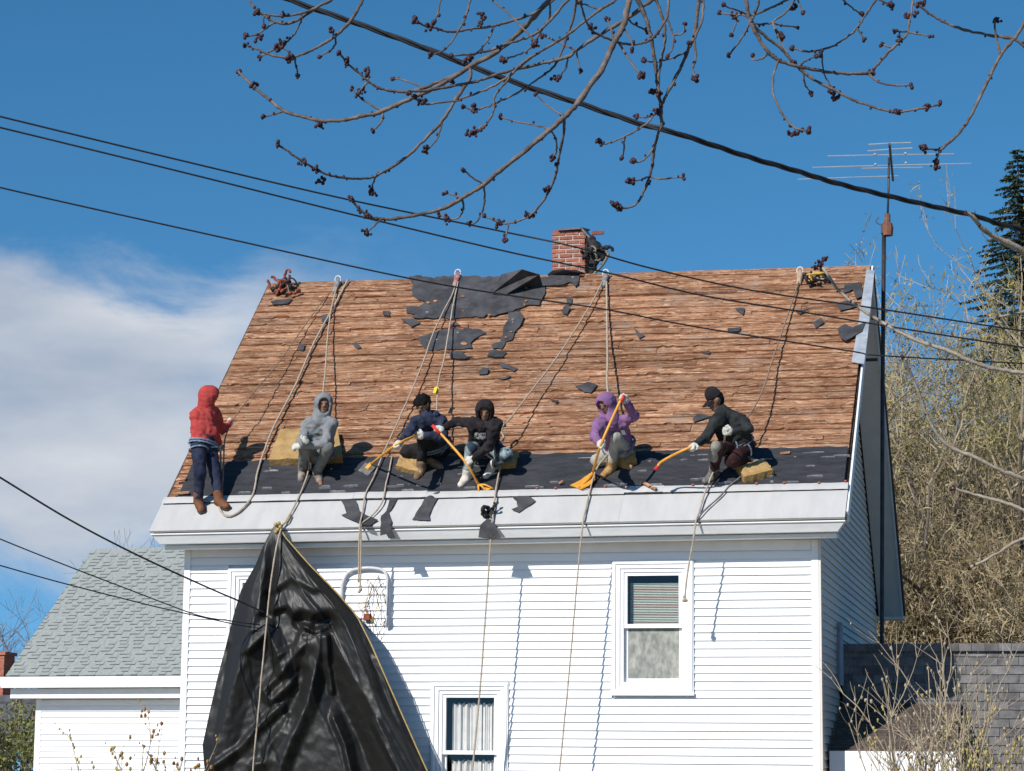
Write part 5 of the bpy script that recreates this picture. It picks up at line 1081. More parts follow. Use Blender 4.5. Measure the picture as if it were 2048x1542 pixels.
PP['navy'] = person(dict(label='bareheaded black haired worker in navy hoodie crouching left of the black hooded worker', base=(845, 950, 0), pelvis=(872, 897, 0.24), neck=(856, 835, -1), head=(846, 812, -1), sha=(831, 845, -1), shb=(883, 842, 1), ela=(813, 870, -1), haa=(797, 885, -1), elb=(887, 872, -1), hab=(846, 871, -1),
    kna=(812, 903, 0.20), knb=(846, 878), ana=(862, 921, 0.10), anb=(842, 936, 0.10), toa=(872, 930, 0.06), tob=(834, 957, 0.05), face=(-0.35, -0.75, -0.6), hood='down', top=C_('navy_hoodie', (0.018, 0.022, 0.042), (0.042, 0.05, 0.085)), pants=C_('black_trousers', (0.010, 0.010, 0.012), (0.026, 0.025, 0.027)), boots=C_('tan_boot', (0.16, 0.10, 0.06), (0.26, 0.18, 0.12)), seed=3.0, gripa=(-0.8, -.2, -0.4), gripb=(-0.8, -.2, -0.4)))
PP['black'] = person(dict(label='worker in black hooded sweatshirt and pale torn jeans reaching with a yellow tool', base=(935, 965, 0), pelvis=(968, 896, 0.26), neck=(968, 842, -1), head=(970, 822, -1), sha=(944, 846, 1), shb=(993, 848, -1), ela=(914, 843, 1), haa=(884, 857, -1), elb=(978, 893, -1), hab=(943, 918, -1),
    kna=(942, 897), knb=(1013, 908), ana=(934, 951, 0.10), anb=(983, 934, 0.09), toa=(921, 973, 0.05), tob=(975, 950, 0.05), face=(0.12, -0.82, -0.5), hood='up', top=C_('black_hoodie', (0.012, 0.010, 0.012), (0.03, 0.026, 0.029)), pants=M('torn_pale_denim', (0.02, 0.035, 0.055), (0.30, 0.38, 0.40), 5, 0.92, 0.35, 55, lo=0.46, hi=0.54), boots=C_('white_sneaker', (0.5, 0.46, 0.40), (0.68, 0.64, 0.58)), seed=4.0, gripa=(0.5, -.2, -0.8), gripb=(0.5, -.2, -0.8)))
PP['purple'] = person(dict(label='worker in lilac hoodie kneeling upright with a yellow shovel', base=(1215, 945, 0), pelvis=(1240, 896, 0.24), neck=(1220, 838, -1), head=(1213, 808, -1), sha=(1196, 848, -1), shb=(1247, 842, 1), ela=(1190, 874, -1), haa=(1199, 886, -1), elb=(1268, 832, -1), hab=(1252, 803, -1),
    kna=(1194, 920, 0.13), knb=(1231, 874), ana=(1240, 922, 0.09), anb=(1222, 932, 0.10), toa=(1258, 932, 0.07), tob=(1204, 955, 0.05), face=(-0.45, -0.72, -0.5), hood='up', top=C_('lilac_hoodie', (0.175, 0.085, 0.19), (0.25, 0.135, 0.265)), pants=C_('stone_trousers', (0.30, 0.29, 0.26), (0.46, 0.44, 0.40)), boots=C_('ochre_boot', (0.32, 0.18, 0.07), (0.46, 0.28, 0.12)), seed=5.0, gripa=(-0.3, -.2, -0.9), gripb=(-0.4, -.2, -0.8)))
PP['cap'] = person(dict(label='worker in black jacket and black peaked cap leaning left beside a small yellow pad', base=(1440, 955, 0), pelvis=(1478, 893, 0.26), neck=(1447, 826, -1), head=(1430, 803, -1), sha=(1432, 842, -1), shb=(1487, 842, 1), ela=(1411, 876, -1), haa=(1389, 890, -1), elb=(1497, 858, -1), hab=(1462, 862, -1),
    kna=(1436, 897), knb=(1462, 922), ana=(1427, 945, 0.10), anb=(1500, 920, 0.10), toa=(1410, 965, 0.05), tob=(1518, 926, 0.07), face=(-0.78, -0.42, -0.48), hood='none', cap=C_('black_cap', (0.012, 0.010, 0.012), (0.03, 0.026, 0.03)), top=C_('black_jacket', (0.014, 0.016, 0.017), (0.035, 0.038, 0.038)), pants=C_('maroon_black_trousers', (0.022, 0.009, 0.010), (0.055, 0.024, 0.024)), boots=C_('black_sneaker', (0.03, 0.03, 0.032), (0.30, 0.29, 0.27)), seed=6.0, gripa=(-0.8, -.2, -0.3), gripb=(-0.5, -.2, -0.7)))
# prints on the clothes
def chest_print(P, mat, dz, w, h, name='chest_print', dx=0.0):
    c = (P['ch']['a']+P['ch']['b'])/2; fwd = unit(np.cross(P['ax'], unit(P['nk']-P['pel']))); fwd = fwd if fwd[1] < 0 else -fwd
    up = unit(P['nk']-P['pel']); c = c+fwd*0.128-up*dz+P['ax']*dx; G = []
    for i in range(4): G.append([c+P['ax']*(j/5-0.5)*w+up*(i/3-0.5)*h-fwd*0.10*((j/5-0.5)*w/0.2)**2*0.35+fwd*0.006 for j in range(6)])
    b = MB(); b.grid(G); b.grid([[p-fwd*0.02 for p in r_] for r_ in G[::-1]]); return b.build(name, mat, P['root'])
chest_print(PP['navy'], M('orange_print', (0.50, 0.17, 0.04), (0.34, 0.11, 0.03), 30, 0.9), 0.10, 0.15, 0.10)
chest_print(PP['black'], M('white_print', (0.5, 0.5, 0.48), (0.015, 0.013, 0.015), 26, 0.9, lo=0.5, hi=0.56), 0.06, 0.16, 0.10)
chest_print(PP['purple'], M('white_badge', (0.72, 0.70, 0.70)), 0.06, 0.05, 0.07, dx=0.10)
sdf_obj('knee_pad', [(PP['cap']['kn']['a']+np.array([-0.02, -0.05, 0.02]), PP['cap']['kn']['a']*0.62+PP['cap']['an']['a']*0.38+np.array([-0.02, -0.04, 0]), 0.075, 0.065)], 0.02, 0.013, M('grey_kneepad', (0.16, 0.15, 0.13), (0.27, 0.26, 0.23), 12, 0.8), PP['cap']['root'])
# ================================================================== TOOLS
m_yel = M('orange_yellow_shaft', (0.62, 0.27, 0.03), (0.72, 0.36, 0.06), 8, 0.45); m_red = M('red_grip', (0.55, 0.035, 0.02)); m_blade = M('worn_steel', (0.10, 0.095, 0.09), (0.22, 0.21, 0.20), 14, 0.5, metal=0.4); m_yblade = M('yellow_blade', (0.55, 0.24, 0.02), (0.68, 0.32, 0.04), 10, 0.45)
def shaft(P, r, root, grip=None):
    Q = smooth_path(P, 8); MB().tube(Q, r, 8).build('shaft', m_yel, root, smooth=True)
    if grip is not None: MB().tube(grip, r*1.35, 8).build('grip', m_red, root, smooth=True)
g = PP['navy']['grip']; a, c = g['b'], g['a']; e = rp(742, 929, 0.10)
t = empty('tear_off_spade', e, 'roofing spade with toothed steel head held by the navy hooded worker', 'spade'); shaft([a+(a-c)*0.25, a, c, e], 0.017, t, [a+(a-c)*0.25, a+(a-c)*0.05])
b = MB(); h0 = rp(741, 931, 0.09); X = unit(rp(722, 952, 0.04)-h0); Yv = unit(np.cross(RN, X))
b.obox(h0+X*0.13, X, Yv, RN, 0.13, 0.10, 0.005); 
for j in range(7): b.obox(h0+X*0.27+Yv*(j-3)*0.028, X, Yv, RN, 0.018, 0.008, 0.004)
b.build('toothed_head', m_blade, t); MB().obox(h0+X*0.03, X, Yv, RN, 0.05, 0.03, 0.018).build('socket', m_yel, t)
g = PP['black']['grip']; a, c = g['a'], g['b']; e = rp(957, 970, 0.06)
t = empty('roofing_fork', e, 'yellow forked roofing tool with red grip held by the black hooded worker', 'fork'); shaft([a, a*0.97+c*0.03+np.array([0.03, 0, -.02]), c, e], 0.017, t, [a-unit(c-a)*0.10, a+unit(c-a)*0.06])
for q in ((958, 985), (972, 983), (987, 978)): MB().tube(smooth_path([e, (e+rp(*q, 0.05))/2+RN*0.03, rp(*q, 0.035)], 5), [0.016]*5+[0.013]*5+[0.009], 6).build('prong', m_yel, t, smooth=True)
MB().sheet([rp(955, 968, 0.06), rp(962, 968, 0.06), rp(985, 976, 0.045), rp(972, 982, 0.045)], [rp(955, 968, 0.05), rp(962, 968, 0.05), rp(985, 976, 0.035), rp(972, 982, 0.035)]).build('web', m_yel, t)
g = PP['purple']['grip']; a, c = g['b'], g['a']; e = rp(1186, 944, 0.10)
t = empty('yellow_shovel', e, 'yellow bladed roofing shovel with red grip held by the lilac hooded worker', 'shovel'); shaft([a, a*0.85+c*0.15+np.array([-.02, 0, -.01]), c, e], 0.018, t, [a-unit(c-a)*0.02, a+unit(c-a)*0.07])
o3 = [(1190, 942), (1190, 958), (1178, 970), (1162, 978), (1140, 970), (1160, 960), (1176, 948)]; P = [rp(x, y, 0.10-0.008*i if i < 4 else 0.05) for i, (x, y) in enumerate(o3)]; b = MB(); b.sheet(P, [p-RN*0.008 for p in P]); b.build('blade', m_yblade, t)
MB().tube([e, rp(1178, 956, 0.10), rp(1166, 968, 0.075)], [0.02, 0.016, 0.008], 6).build('rib', m_yel, t)
for q0, q1 in (((1190, 958), (1178, 970)), ((1178, 970), (1162, 978))): MB().tube([rp(*q0, 0.10), rp(*q1, 0.085)], 0.008, 5).build('blade_lip', m_yblade, t)
g = PP['cap']['grip']; c = g['a']; bq = rp(1440, 880, 0.40); f1 = along(1327, 921, c, 0.42, 1); f2 = along(1313, 936, f1, 0.13, 1)
t = empty('bent_handled_spade', c, 'bent orange handled spade with red tip held by the capped worker', 'spade'); shaft([bq, c, f1, f2], 0.018, t, [f1*0.25+f2*0.75, f2+unit(f2-f1)*0.03])
b = MB(); X = unit(bq-c); Yv = unit(np.cross(X, [0, -1, 0.2])); b.obox(bq+X*0.08, X, Yv, np.cross(X, Yv), 0.09, 0.075, 0.006); b.build('blade', m_yblade, t); MB().obox(bq, X, Yv, np.cross(X, Yv), 0.06, 0.02, 0.02).build('socket', m_yel, t)
# ================================================================== FOAM PADS
m_foam = M('yellow_foam', (0.31, 0.19, 0.070), (0.41, 0.27, 0.115), 7, 0.95, 0.6, 30)
def pad(pts, th, label, off=0.04, seed=1):
    P = [rp(x, y, off+th) for x, y in pts]; c = sum(P)/4; bb = P[0]*0.5+P[3]*0.5
    root_o = rp(np.mean([p[0] for p in pts]), np.mean([p[1] for p in pts]), 0); n = 9; rg = np.random.default_rng(seed); b = MB(); Gt, Gb = [], []
    for i in range(n):
        rt, rb_ = [], []
        for j in range(n):
            u, v = i/(n-1), j/(n-1); q = (P[0]*(1-u)+P[1]*u)*(1-v)+(P[3]*(1-u)+P[2]*u)*v; ed = min(u, v, 1-u, 1-v); nz = rg.normal()*0.006
            rt.append(q+RN*(nz-(0.018 if ed == 0 else 0))+RX*rg.normal()*0.004); rb_.append(q-RN*th+RX*rg.normal()*0.006+RV*rg.normal()*0.004)
        Gt.append(rt); Gb.append(rb_)
    b.grid(Gt); b.grid([r_[::-1] for r_ in Gb]); ring = [(0, j) for j in range(n)]+[(i, n-1) for i in range(1, n)]+[(n-1, j) for j in range(n-2, -1, -1)]+[(i, 0) for i in range(n-2, 0, -1)]
    b.grid([[Gb[i][j] for i, j in ring+[ring[0]]], [Gt[i][j] for i, j in ring+[ring[0]]]])
    return tag(b.build('foam_pad', m_foam), label, 'foam pad', 'yellow foam pads on the roof')
pad([(560, 858), (674, 856), (684, 912), (536, 918)], 0.14, 'largest yellow foam pad, under the worker in grey', seed=1)
pad([(803, 905), (850, 910), (842, 942), (790, 930)], 0.10, 'yellow foam pad under the navy hooded worker', seed=2)
pad([(985, 905), (1036, 900), (1030, 925), (975, 930)], 0.10, 'yellow foam pad beneath the knees of the black hooded worker', seed=3)
pad([(1235, 890), (1268, 886), (1272, 915), (1240, 922)], 0.12, 'yellow foam pad mostly hidden behind the lilac hooded worker', seed=4)
pad([(1470, 926), (1530, 916), (1546, 936), (1488, 950)], 0.13, 'small yellow foam block standing right of the capped worker', seed=5)
# ================================================================== ROPES
m_rope = M('beige_rope', (0.34, 0.27, 0.20), (0.52, 0.44, 0.35), 60, 0.9, 0.6, 200); m_rope2 = M('dusty_brown_rope', (0.20, 0.13, 0.09), (0.34, 0.25, 0.18), 60, 0.9, 0.6, 200)
def pts3(L):
    out = []
    for q in L:
        if len(q) == 4: out.append(aty(q[0], q[1], q[2]))
        elif len(q) == 3: out.append(rp(*q))
        else: out.append(np.asarray(q[0]))
    return out
def rope(L, label, r=0.0115, m=None, group='ropes on the roof', ends=()):
    P = smooth_path(pts3(L), 8); ln = np.concatenate([[0], np.cumsum(np.linalg.norm(np.diff(P, axis=0), axis=1))]); k = max(8, int(ln[-1]/0.05)); q = np.linspace(0, ln[-1], k); P = np.stack([np.interp(q, ln, P[:, i]) for i in range(3)], 1)
    P = P+0.006*np.stack([pnoise(np.stack([q*3, q*0+j*5.1, q*0+len(label)], -1)) for j in range(3)], 1)
    b = MB(); b.tube(P, r*(1+0.12*np.sin(q*90)), 6)
    for e in ends: 
        for j in range(5): b.ball(P[e]+RNG.normal(size=3)*0.014, 0.022, (1, 1, 1), 7, 5)
    return tag(b.build('rope', m or m_rope, smooth=True), label, 'rope', group)
G_, N_, B_, U_, K_, R_ = (PP[k] for k in ('grey', 'navy', 'black', 'purple', 'cap', 'red'))
def back(P): return (P['pel']*0.55+P['nk']*0.45)+RN*0.02-P['fc']*np.array([0.10, 0.10, 0])
rope([(675, 574, .07), (662, 625, .12), (655, 680, .18), (649, 760, .30), (back(G_),)], 'pale rope hanging from the ridge down to the back of the grey hooded worker')
rope([(696, 565, .06), (668, 618, .07), (628, 690, .08), (590, 775, .09), (548, 855, .10), (528, 905, .10), (515, 945, .09), (511, 970, .07), (505, 992, .06), (494, 1008, .05), (478, 1024, .045), (460, 1033, .045), (446, 1028, .045), (438, 1012, .05), (438, 985, .08), (441, 940, .25), (R_['grip']['a'],)], 'rope slanting from the ridge and looping by the boots of the worker in red', r=0.015)
rope([(658, 590, .06), (616, 647, .10), (550, 738, .22), (500, 796, .36), (R_['grip']['b'],)], 'thin rope running from the ridge to the raised hand of the worker in red', r=0.008, m=m_rope2)
rope([(R_['grip']['b'],), (450, 880, .45), (447, 930, .3), (444, 985, .10), (440, 1010, .06)], 'short rope hanging from the raised hand of the worker in red', r=0.010, m=m_rope2)
rope([(912, 566, .08), (905, 590, .09), (870, 660, .14), (841, 740, .16), (800, 835, .16), (768, 904, .12), (759, 927, .10), (745, 960, .08), (731, 989, .07), (724, 1030, .055), (720, 1047, -0.62, 0), (719, 1075, -0.63, 0), (718, 1110, -0.63, 0), (717, 1165, -0.62, 0)], 'long rope from the ridge past the toothed spade and over the eave')
rope([(916, 566, .08), (905, 620, .12), (888, 720, .25), (876, 770, .38), (back(N_),)], 'rope from the ridge ending in a yellow grab behind the navy hooded worker')
b = MB(); gp = rp(871, 783, 0.42); b.obox(gp, RX, unit(np.cross(RN, RX)), RN, 0.02, 0.075, 0.02); b.tube([gp+RV*0.06+RX*math.cos(t)*0.03+RV*math.sin(t)*0.03 for t in np.linspace(0, 6.28, 13)], 0.009, 5); tag(b.build('rope_grab', M('yellow_grab', (0.70, 0.52, 0.05))), 'small yellow rope grab above the black haired worker', 'rope grab')
rope([(784, 914, .09), (778, 945, .08), (772, 968, .08), (765, 1003, .07), (745, 1030, .055), (724, 1046, .05), (722, 1052, -0.62, 0), (722, 1100, -0.62, 0), (721, 1150, -0.62, 0), (720, 1178, -0.61, 0)], 'shorter rope joining the long one at the eave below the toothed spade', ends=(-1,))
rope([(1205, 562, .09), (1180, 610, .11), (1120, 705, .17), (1060, 785, .24), (1010, 848, .36), (back(B_),)], 'pale rope slanting from the middle anchor to the black hooded worker', r=0.011)
rope([(1008, 850, .34), (1003, 862, .28), (1008, 875, .22), (1000, 890, .2)], 'knotted rope tail beside the shoulder of the black hooded worker', r=0.016, ends=(0,))
rope([(1213, 562, .08), (1214, 640, .12), (1215, 720, .26), (1216, 785, .42), (back(U_),)], 'rope dropping straight from the middle anchor to the lilac hooded worker', r=0.015)
rope([(1601, 545, .07), (1575, 625, .12), (1545, 715, .20), (1520, 790, .34), (back(K_),)], 'dark rope from the right anchor to the capped worker', m=m_rope2)
rope([(B_['pel']+np.array([0.16, -0.12, 0.0]),), (1000, 926, .16), (996, 955, .11), (991, 985, .08), (986, 1030, .06), (984, 1048, -0.62, 0), (980, 1100, -0.63, 0), (971, 1230, -0.63, 0), (960, 1380, -0.62, 0), (945, 1542, -0.60, 0), (935, 1700, -0.5, 0)], 'long rope hanging from the black hooded worker past the lower window', group='ropes hanging over the eave')
rope([(U_['pel']+np.array([-0.05, -0.2, -.02]),), (1197, 930, .2), (1186, 958, .11), (1179, 985, .07), (1171, 1020, .055), (1166, 1044, -0.62, 0), (1160, 1100, -0.63, 0), (1150, 1210, -0.63, 0), (1136, 1370, -0.62, 0), (1119, 1542, -0.60, 0), (1105, 1700, -0.5, 0)], 'long rope hanging from the lilac hooded worker down the middle of the wall', group='ropes hanging over the eave')
rope([(K_['grip']['b'],), (1445, 905, .30), (1428, 940, .17), (1410, 985, .08), (1398, 1025, .055), (1392, 1042, -0.62, 0), (1386, 1085, -0.63, 0), (1376, 1140, -0.63, 0), (1369, 1200, -0.62, 0)], 'rope held by the capped worker with a knot hanging before the right window', group='ropes hanging over the eave', ends=(-1,))
rope([(1482, 952, .09), (1460, 970, .06), (1442, 990, .055), (1415, 1015, .055), (1400, 1032, .055), (1393, 1044, -0.60, 0)], 'dark slack rope curving over the eave flashing below the capped worker', r=0.011, m=M('grey_rope', (0.10, 0.10, 0.11), (0.17, 0.17, 0.18), 50, 0.9))
rope([(G_['pel']+np.array([-0.05, -0.3, -.05]),), (618, 935, .16), (606, 975, .08), (590, 1010, .06), (572, 1042, .055), (562, 1058, -0.66, 0), (552, 1100, -0.80, 0), (541, 1170, -0.86, 0), (530, 1280, -0.90, 0), (519, 1400, -0.92, 0), (506, 1542, -0.92, 0), (498, 1700, -0.85, 0)], 'rope from the grey hooded worker hanging down over the black tarp', group='ropes hanging over the eave')
# ---- ridge anchors and bundles
def anchor(px, py, label, c1, c2, top=True):
    c = rp(px, py, 0.05); root = empty('rope_anchor', c, label, 'rope anchor', 'rope anchors along the ridge'); m1 = M('anchor_'+c1[0], *c1[1]); m2 = M('anchor_'+c2[0], *c2[1])
    sdf_obj('strap', [(c-RV*0.20, c+RV*0.05+RN*0.02, 0.035, 0.045), (c+RV*0.05, c+RV*0.10-np.array([0, -0.08, 0.02]), 0.04, 0.035)], 0.02, 0.013, m1, root, 0.01, 30, px*0.1)
    MB().tube([c+RV*0.07+RN*0.05+RX*math.cos(t)*0.045+np.array([0, 0, 1])*math.sin(t)*0.055 for t in np.linspace(0, 6.28, 15)], 0.011, 6).build('carabiner', m2, root, smooth=True)
gy = ('pale_steel', ((0.45, 0.46, 0.47), (0.6, 0.6, 0.6), 20, 0.4)); dkw = ('grey_webbing', ((0.14, 0.14, 0.15), (0.30, 0.29, 0.28), 20, 0.9)); rd = ('red_webbing', ((0.30, 0.06, 0.06), (0.38, 0.26, 0.24), 20, 0.8)); tn = ('tan_webbing', ((0.33, 0.22, 0.15), (0.45, 0.34, 0.25), 20, 0.9))
anchor(675, 576, 'grey rope anchor strap at the ridge above the worker in grey', dkw, gy); anchor(915, 560, 'red and white rope anchor at the ridge over the tar paper patch', rd, gy); anchor(1211, 556, 'pale rope anchor at the ridge just right of the chimney', dkw, gy); anchor(1600, 546, 'tan rope anchor at the right end of the ridge', tn, gy)
def bundle(px, py, label, cols, seed, off=0.08, n=9, spread=0.11, name='gear_bundle'):
    rg = np.random.default_rng(seed); c = rp(px, py, off) if off is not None else px; root = empty(name, c, label, 'gear bundle')
    for k in range(n):
        q = c+RX*rg.normal()*spread+RV*rg.normal()*spread*0.7+RN*abs(rg.normal())*spread*0.5; u, w = unit(rg.normal(size=3)), unit(rg.normal(size=3)); rr = rg.uniform(0.05, 0.13)
        P = [q+u*math.cos(t)*rr+w*math.sin(t)*rr*0.7+rg.normal(size=3)*0.012 for t in np.linspace(0, rg.uniform(4, 6.3), 14)]; MB().tube(smooth_path(P, 3), rg.uniform(0.012, 0.024), 6).build('strap', cols[k % len(cols)], root, smooth=True)
    return root
mr1 = M('rust_red_strap', (0.16, 0.035, 0.022), (0.27, 0.08, 0.045), 20, 0.85); mb1 = M('black_strap', (0.010, 0.010, 0.013), (0.03, 0.028, 0.03), 20, 0.8); my1 = M('yellow_strap', (0.55, 0.33, 0.05)); mo1 = M('olive_strap', (0.13, 0.12, 0.085), (0.22, 0.2, 0.15), 20, 0.9)
bundle(568, 582, 'tangle of red and black straps at the left end of the ridge', [mr1, mb1, mr1, mb1, mr1, m_rope2], 3, n=14)
bundle(1632, 552, 'black and yellow straps beside the right anchor on the ridge', [mb1, my1, mb1, mo1], 5, n=6, spread=0.07)
cc = np.array([cx1+0.14, cy+0.05, aty(1185, 505, cy)[2]]); bd_ = bundle(cc, 0, 'dark bundle of straps and hose hanging on the right side of the chimney', [mb1, mb1, mo1, mb1], 8, off=None, n=13, spread=0.085)
sdf_obj('bag', [(cc+np.array([-0.06, 0.0, 0.20]), cc+np.array([0.02, 0, 0.0]), 0.07, 0.10), (cc+np.array([0.0, 0, 0.0]), cc+np.array([-0.05, 0, -0.30]), 0.09, 0.05), (cc+np.array([0.0, 0, 0.0]), cc+np.array([0.10, 0, -0.08]), 0.08, 0.05)], 0.04, 0.016, mb1, bd_, 0.02, 16, 3.0)
MB().tube(smooth_path([cc+np.array([-0.02, -0.03, -0.33]), cc+np.array([0.12, -0.03, -0.18]), cc+np.array([0.20, -0.02, -0.03]), cc+np.array([0.14, -.02, 0.02])], 6), 0.022, 7).build('hose', mo1, bd_, smooth=True)
MB().box((cc[0]-0.05, cy+.05, cc[2]+0.285), (cc[0]+0.12, cy+.09, cc[2]+0.335)).build('iron_bar', mr1, bd_)
# ================================================================== LOOSE TAR PAPER STRIPS AT THE EAVE
Z4 = (640, 960, 4.452)
def strip_thing(pts, label, off=0.045, hang=None, jag=0.8):
    Q = []
    src = [(Z4[0]+x/Z4[2], Z4[1]+y/Z4[2]) for x, y in pts]
    for i in range(len(src)):
        a = np.array(src[i]); c = np.array(src[(i+1) % len(src)]); k = max(1, int(np.linalg.norm(c-a)/6))
        for q in range(k): Q.append(a+(c-a)*q/k+(RNG.normal(size=2)*jag*0.5 if q else 0))
    P = []
    for x, y in Q:
        r_ = rp(x, y, off+0.02*float(pnoise(np.array([x*.06, y*.06, 3.3]))))
        if roofst(x, y, off)[1] < 0.0: r_ = aty(x, y, -0.66)
        P.append(r_)
    return tag(paper(P, 'tar_paper_strip', m_paper, None, 0.012), label, 'tar paper', 'torn tar paper strips over the eave flashing')
strip_thing([(165, 150), (300, 150), (330, 210), (345, 270), (410, 310), (515, 355), (440, 405), (360, 390), (190, 310), (235, 295), (215, 230)], 'bent torn tar paper strip on the white flashing, leftmost beside the paired ropes')
strip_thing([(620, 165), (690, 165), (660, 215), (612, 285), (640, 370), (622, 410), (672, 515), (610, 518), (590, 480), (535, 490), (545, 320), (590, 275)], 'narrow dark tar paper strip drooping over the gutter')
strip_thing([(945, 140), (1085, 95), (1040, 175), (1000, 240), (970, 310), (980, 355), (820, 350), (885, 245), (900, 225)], 'flared tar paper strip lying on the middle of the white flashing')
strip_thing([(1700, 130), (1850, 140), (1920, 185), (1770, 285), (1705, 260), (1760, 235), (1750, 180)], 'arrow shaped tar paper scrap lying right of the forked tool')
strip_thing([(1430, 400), (1490, 340), (1540, 360), (1575, 430), (1610, 510), (1500, 515), (1410, 510)], 'grey tar paper scrap draped over the gutter below the black hooded worker')
bundle(978, 1030, 'dark reddish strap snagged on the flashing below the forked tool', [mb1, m_paper, mb1], 12, off=0.03, n=7, spread=0.045)
# ================================================================== BLACK TARP
def tarp():
    rowsL = [(1053, 547, 556), (1075, 535, 570), (1090, 527, 583), (1130, 511, 618), (1180, 482, 668), (1230, 467, 712), (1290, 452, 742), (1350, 436, 768), (1420, 420, 799), (1490, 405, 830), (1530, 408, 848), (1600, 420, 880), (1700, 430, 930), (1800, 440, 965)]
    A = np.array(rowsL, float); nv, nu = 190, 150; v_ = np.linspace(0, 1, nv)**0.9; py = 1053+(1800-1053)*v_; G = []
    lx = np.interp(py, A[:, 0], A[:, 1]); rx = np.interp(py, A[:, 0], A[:, 2]); u_ = np.linspace(0, 1, nu)
    U, V = np.meshgrid(u_, v_)
    Vm = np.clip((V*747)/487, 0, 1.5)
    tri = lambda x: 2*np.abs((x % 1.0)-0.5)-0.5
    warp = 0.35*pnoise(np.stack([U*2, V*3.2, U*0+1.1], -1))+0.16*pnoise(np.stack([U*5, V*9, U*0+4.1], -1))
    right = 1/(1+np.exp(-(U-0.46)*14)); left = 1-1/(1+np.exp(-(U-0.30)*18))
    PX = lx[:, None]+(rx-lx)[:, None]*u_[None, :]; PY = np.tile(py[:, None], (1, nu)); D = np.zeros_like(PX)
    ZT = (380, 1040, 3.072)
    def tent(pl, h, w, asym=1.0, pw=1.0):
        nonlocal D
        Q = np.array([(ZT[0]+x/ZT[2], ZT[1]+y/ZT[2]) for x, y in pl]); best = np.full(PX.shape, 1e9); side = np.zeros(PX.shape)
        for a, c in zip(Q[:-1], Q[1:]):
            d = c-a; t = np.clip(((PX-a[0])*d[0]+(PY-a[1])*d[1])/(d@d), 0, 1); ex, ey = PX-a[0]-t*d[0], PY-a[1]-t*d[1]; q = np.hypot(ex, ey); m_ = q < best; best = np.where(m_, q, best); side = np.where(m_, np.sign(d[0]*ey-d[1]*ex), side)
        ww = np.where(side > 0, w*asym, w)/ZT[2]; D = D+h*np.maximum(0, 1-best/ww)**pw
    R1 = [(490, 40), (560, 200), (620, 330), (720, 480), (850, 640), (900, 760), (1000, 950), (1100, 1130), (1200, 1320), (1300, 1542), (1450, 1900)]
    R2 = [(520, 60), (640, 230), (760, 380), (870, 510), (950, 640), (1020, 800), (1100, 960), (1180, 1180), (1300, 1400), (1380, 1542), (1560, 1900)]
    tent(R1, 0.15, 85, 1.9); tent(R2, 0.12, 60, 1.2); tent([(490, 40), (440, 250), (430, 450), (390, 620), (360, 780), (250, 1050), (180, 1300), (140, 1510)], 0.13, 130, 0.8)
    tent([(500, 60), (505, 300), (470, 560)], -0.16, 45); tent([(510, 430), (620, 350), (760, 420)], 0.09, 70, 0.5); tent([(480, 560), (600, 520), (710, 650)], 0.10, 90, 0.4)
    tent([(360, 790), (480, 680), (540, 830), (560, 930)], 0.12, 80, 0.6); tent([(710, 655), (650, 770), (540, 830)], 0.10, 60, 0.4); tent([(700, 660), (770, 690), (850, 650)], 0.10, 40, 0.4); tent([(690, 620), (780, 650), (840, 630)], -0.20, 70)
    tent([(710, 760), (600, 880), (560, 940), (450, 1050), (500, 1110), (620, 1000)], 0.11, 75, 0.6); tent([(800, 690), (790, 820), (760, 960), (720, 1130), (620, 1350), (560, 1500), (520, 1750)], 0.15, 75, 1.2)
    tent([(540, 1150), (440, 1240), (300, 1400), (140, 1510)], 0.10, 55, 0.5); tent([(600, 1220), (480, 1400), (460, 1490), (400, 1500)], 0.10, 55, 0.7); tent([(880, 1215), (950, 1380), (985, 1542), (1040, 1900)], 0.14, 60, 0.5); tent([(1130, 1255), (1230, 1450), (1280, 1542), (1420, 1900)], 0.12, 50, 0.5)
    tent([(860, 690), (880, 900), (920, 1100), (1020, 1300), (1100, 1542), (1200, 1900)], -0.17, 150); tent([(700, 950), (660, 1100), (600, 1250)], -0.09, 60); tent([(1150, 850), (1250, 1150), (1400, 1500)], 0.05, 40); tent([(230, 800), (200, 1050), (150, 1300)], -0.07, 50); tent([(840, 720), (850, 900), (870, 1050)], 0.07, 30)
    D *= np.minimum(Vm*3.0, 1); s_ = np.minimum(Vm*2, 1)
    D += s_*(0.05*pnoise(np.stack([U*2.3, V*4.2, U*0+5.5], -1))*1.4+0.020*(0.35-np.abs(pnoise(np.stack([U*13-V*6, V*20+U*5, U*0+2.1], -1)))*2)+0.006*(0.4-np.abs(pnoise(np.stack([U*34, V*46, U*0+12.1], -1)))*2))
    for i in range(nv):
        r_ = []
        for j in range(nu):
            x = lx[i]+(rx[i]-lx[i])*u_[j]; ed = min(u_[j], 1-u_[j]); y = -0.62-0.10*min(V[i, j]*3, 1)-D[i, j]*0.95+0.10*(1-min(ed*9, 1))*min(V[i, j]*4, 1)
            r_.append(aty(x, py[i], min(y, -0.10)))
        G.append(r_)
    b = MB(); b.grid(G); root = empty('black_tarp', G[0][nu//2]*np.array([1, 1, 0])+np.array([0, 0, 0.2]), 'big crumpled black tarp hanging from the eave over the left wall', 'tarp')
    m_t = bpy.data.materials.new('black_tarp_plastic'); m_t.use_nodes = True; n = m_t.node_tree.nodes; l = m_t.node_tree.links; p = n['Principled BSDF']; p.inputs['Base Color'].default_value = (0.010, 0.0096, 0.009, 1); p.inputs['Roughness'].default_value = 0.5; p.inputs['Specular IOR Level'].default_value = 0.42
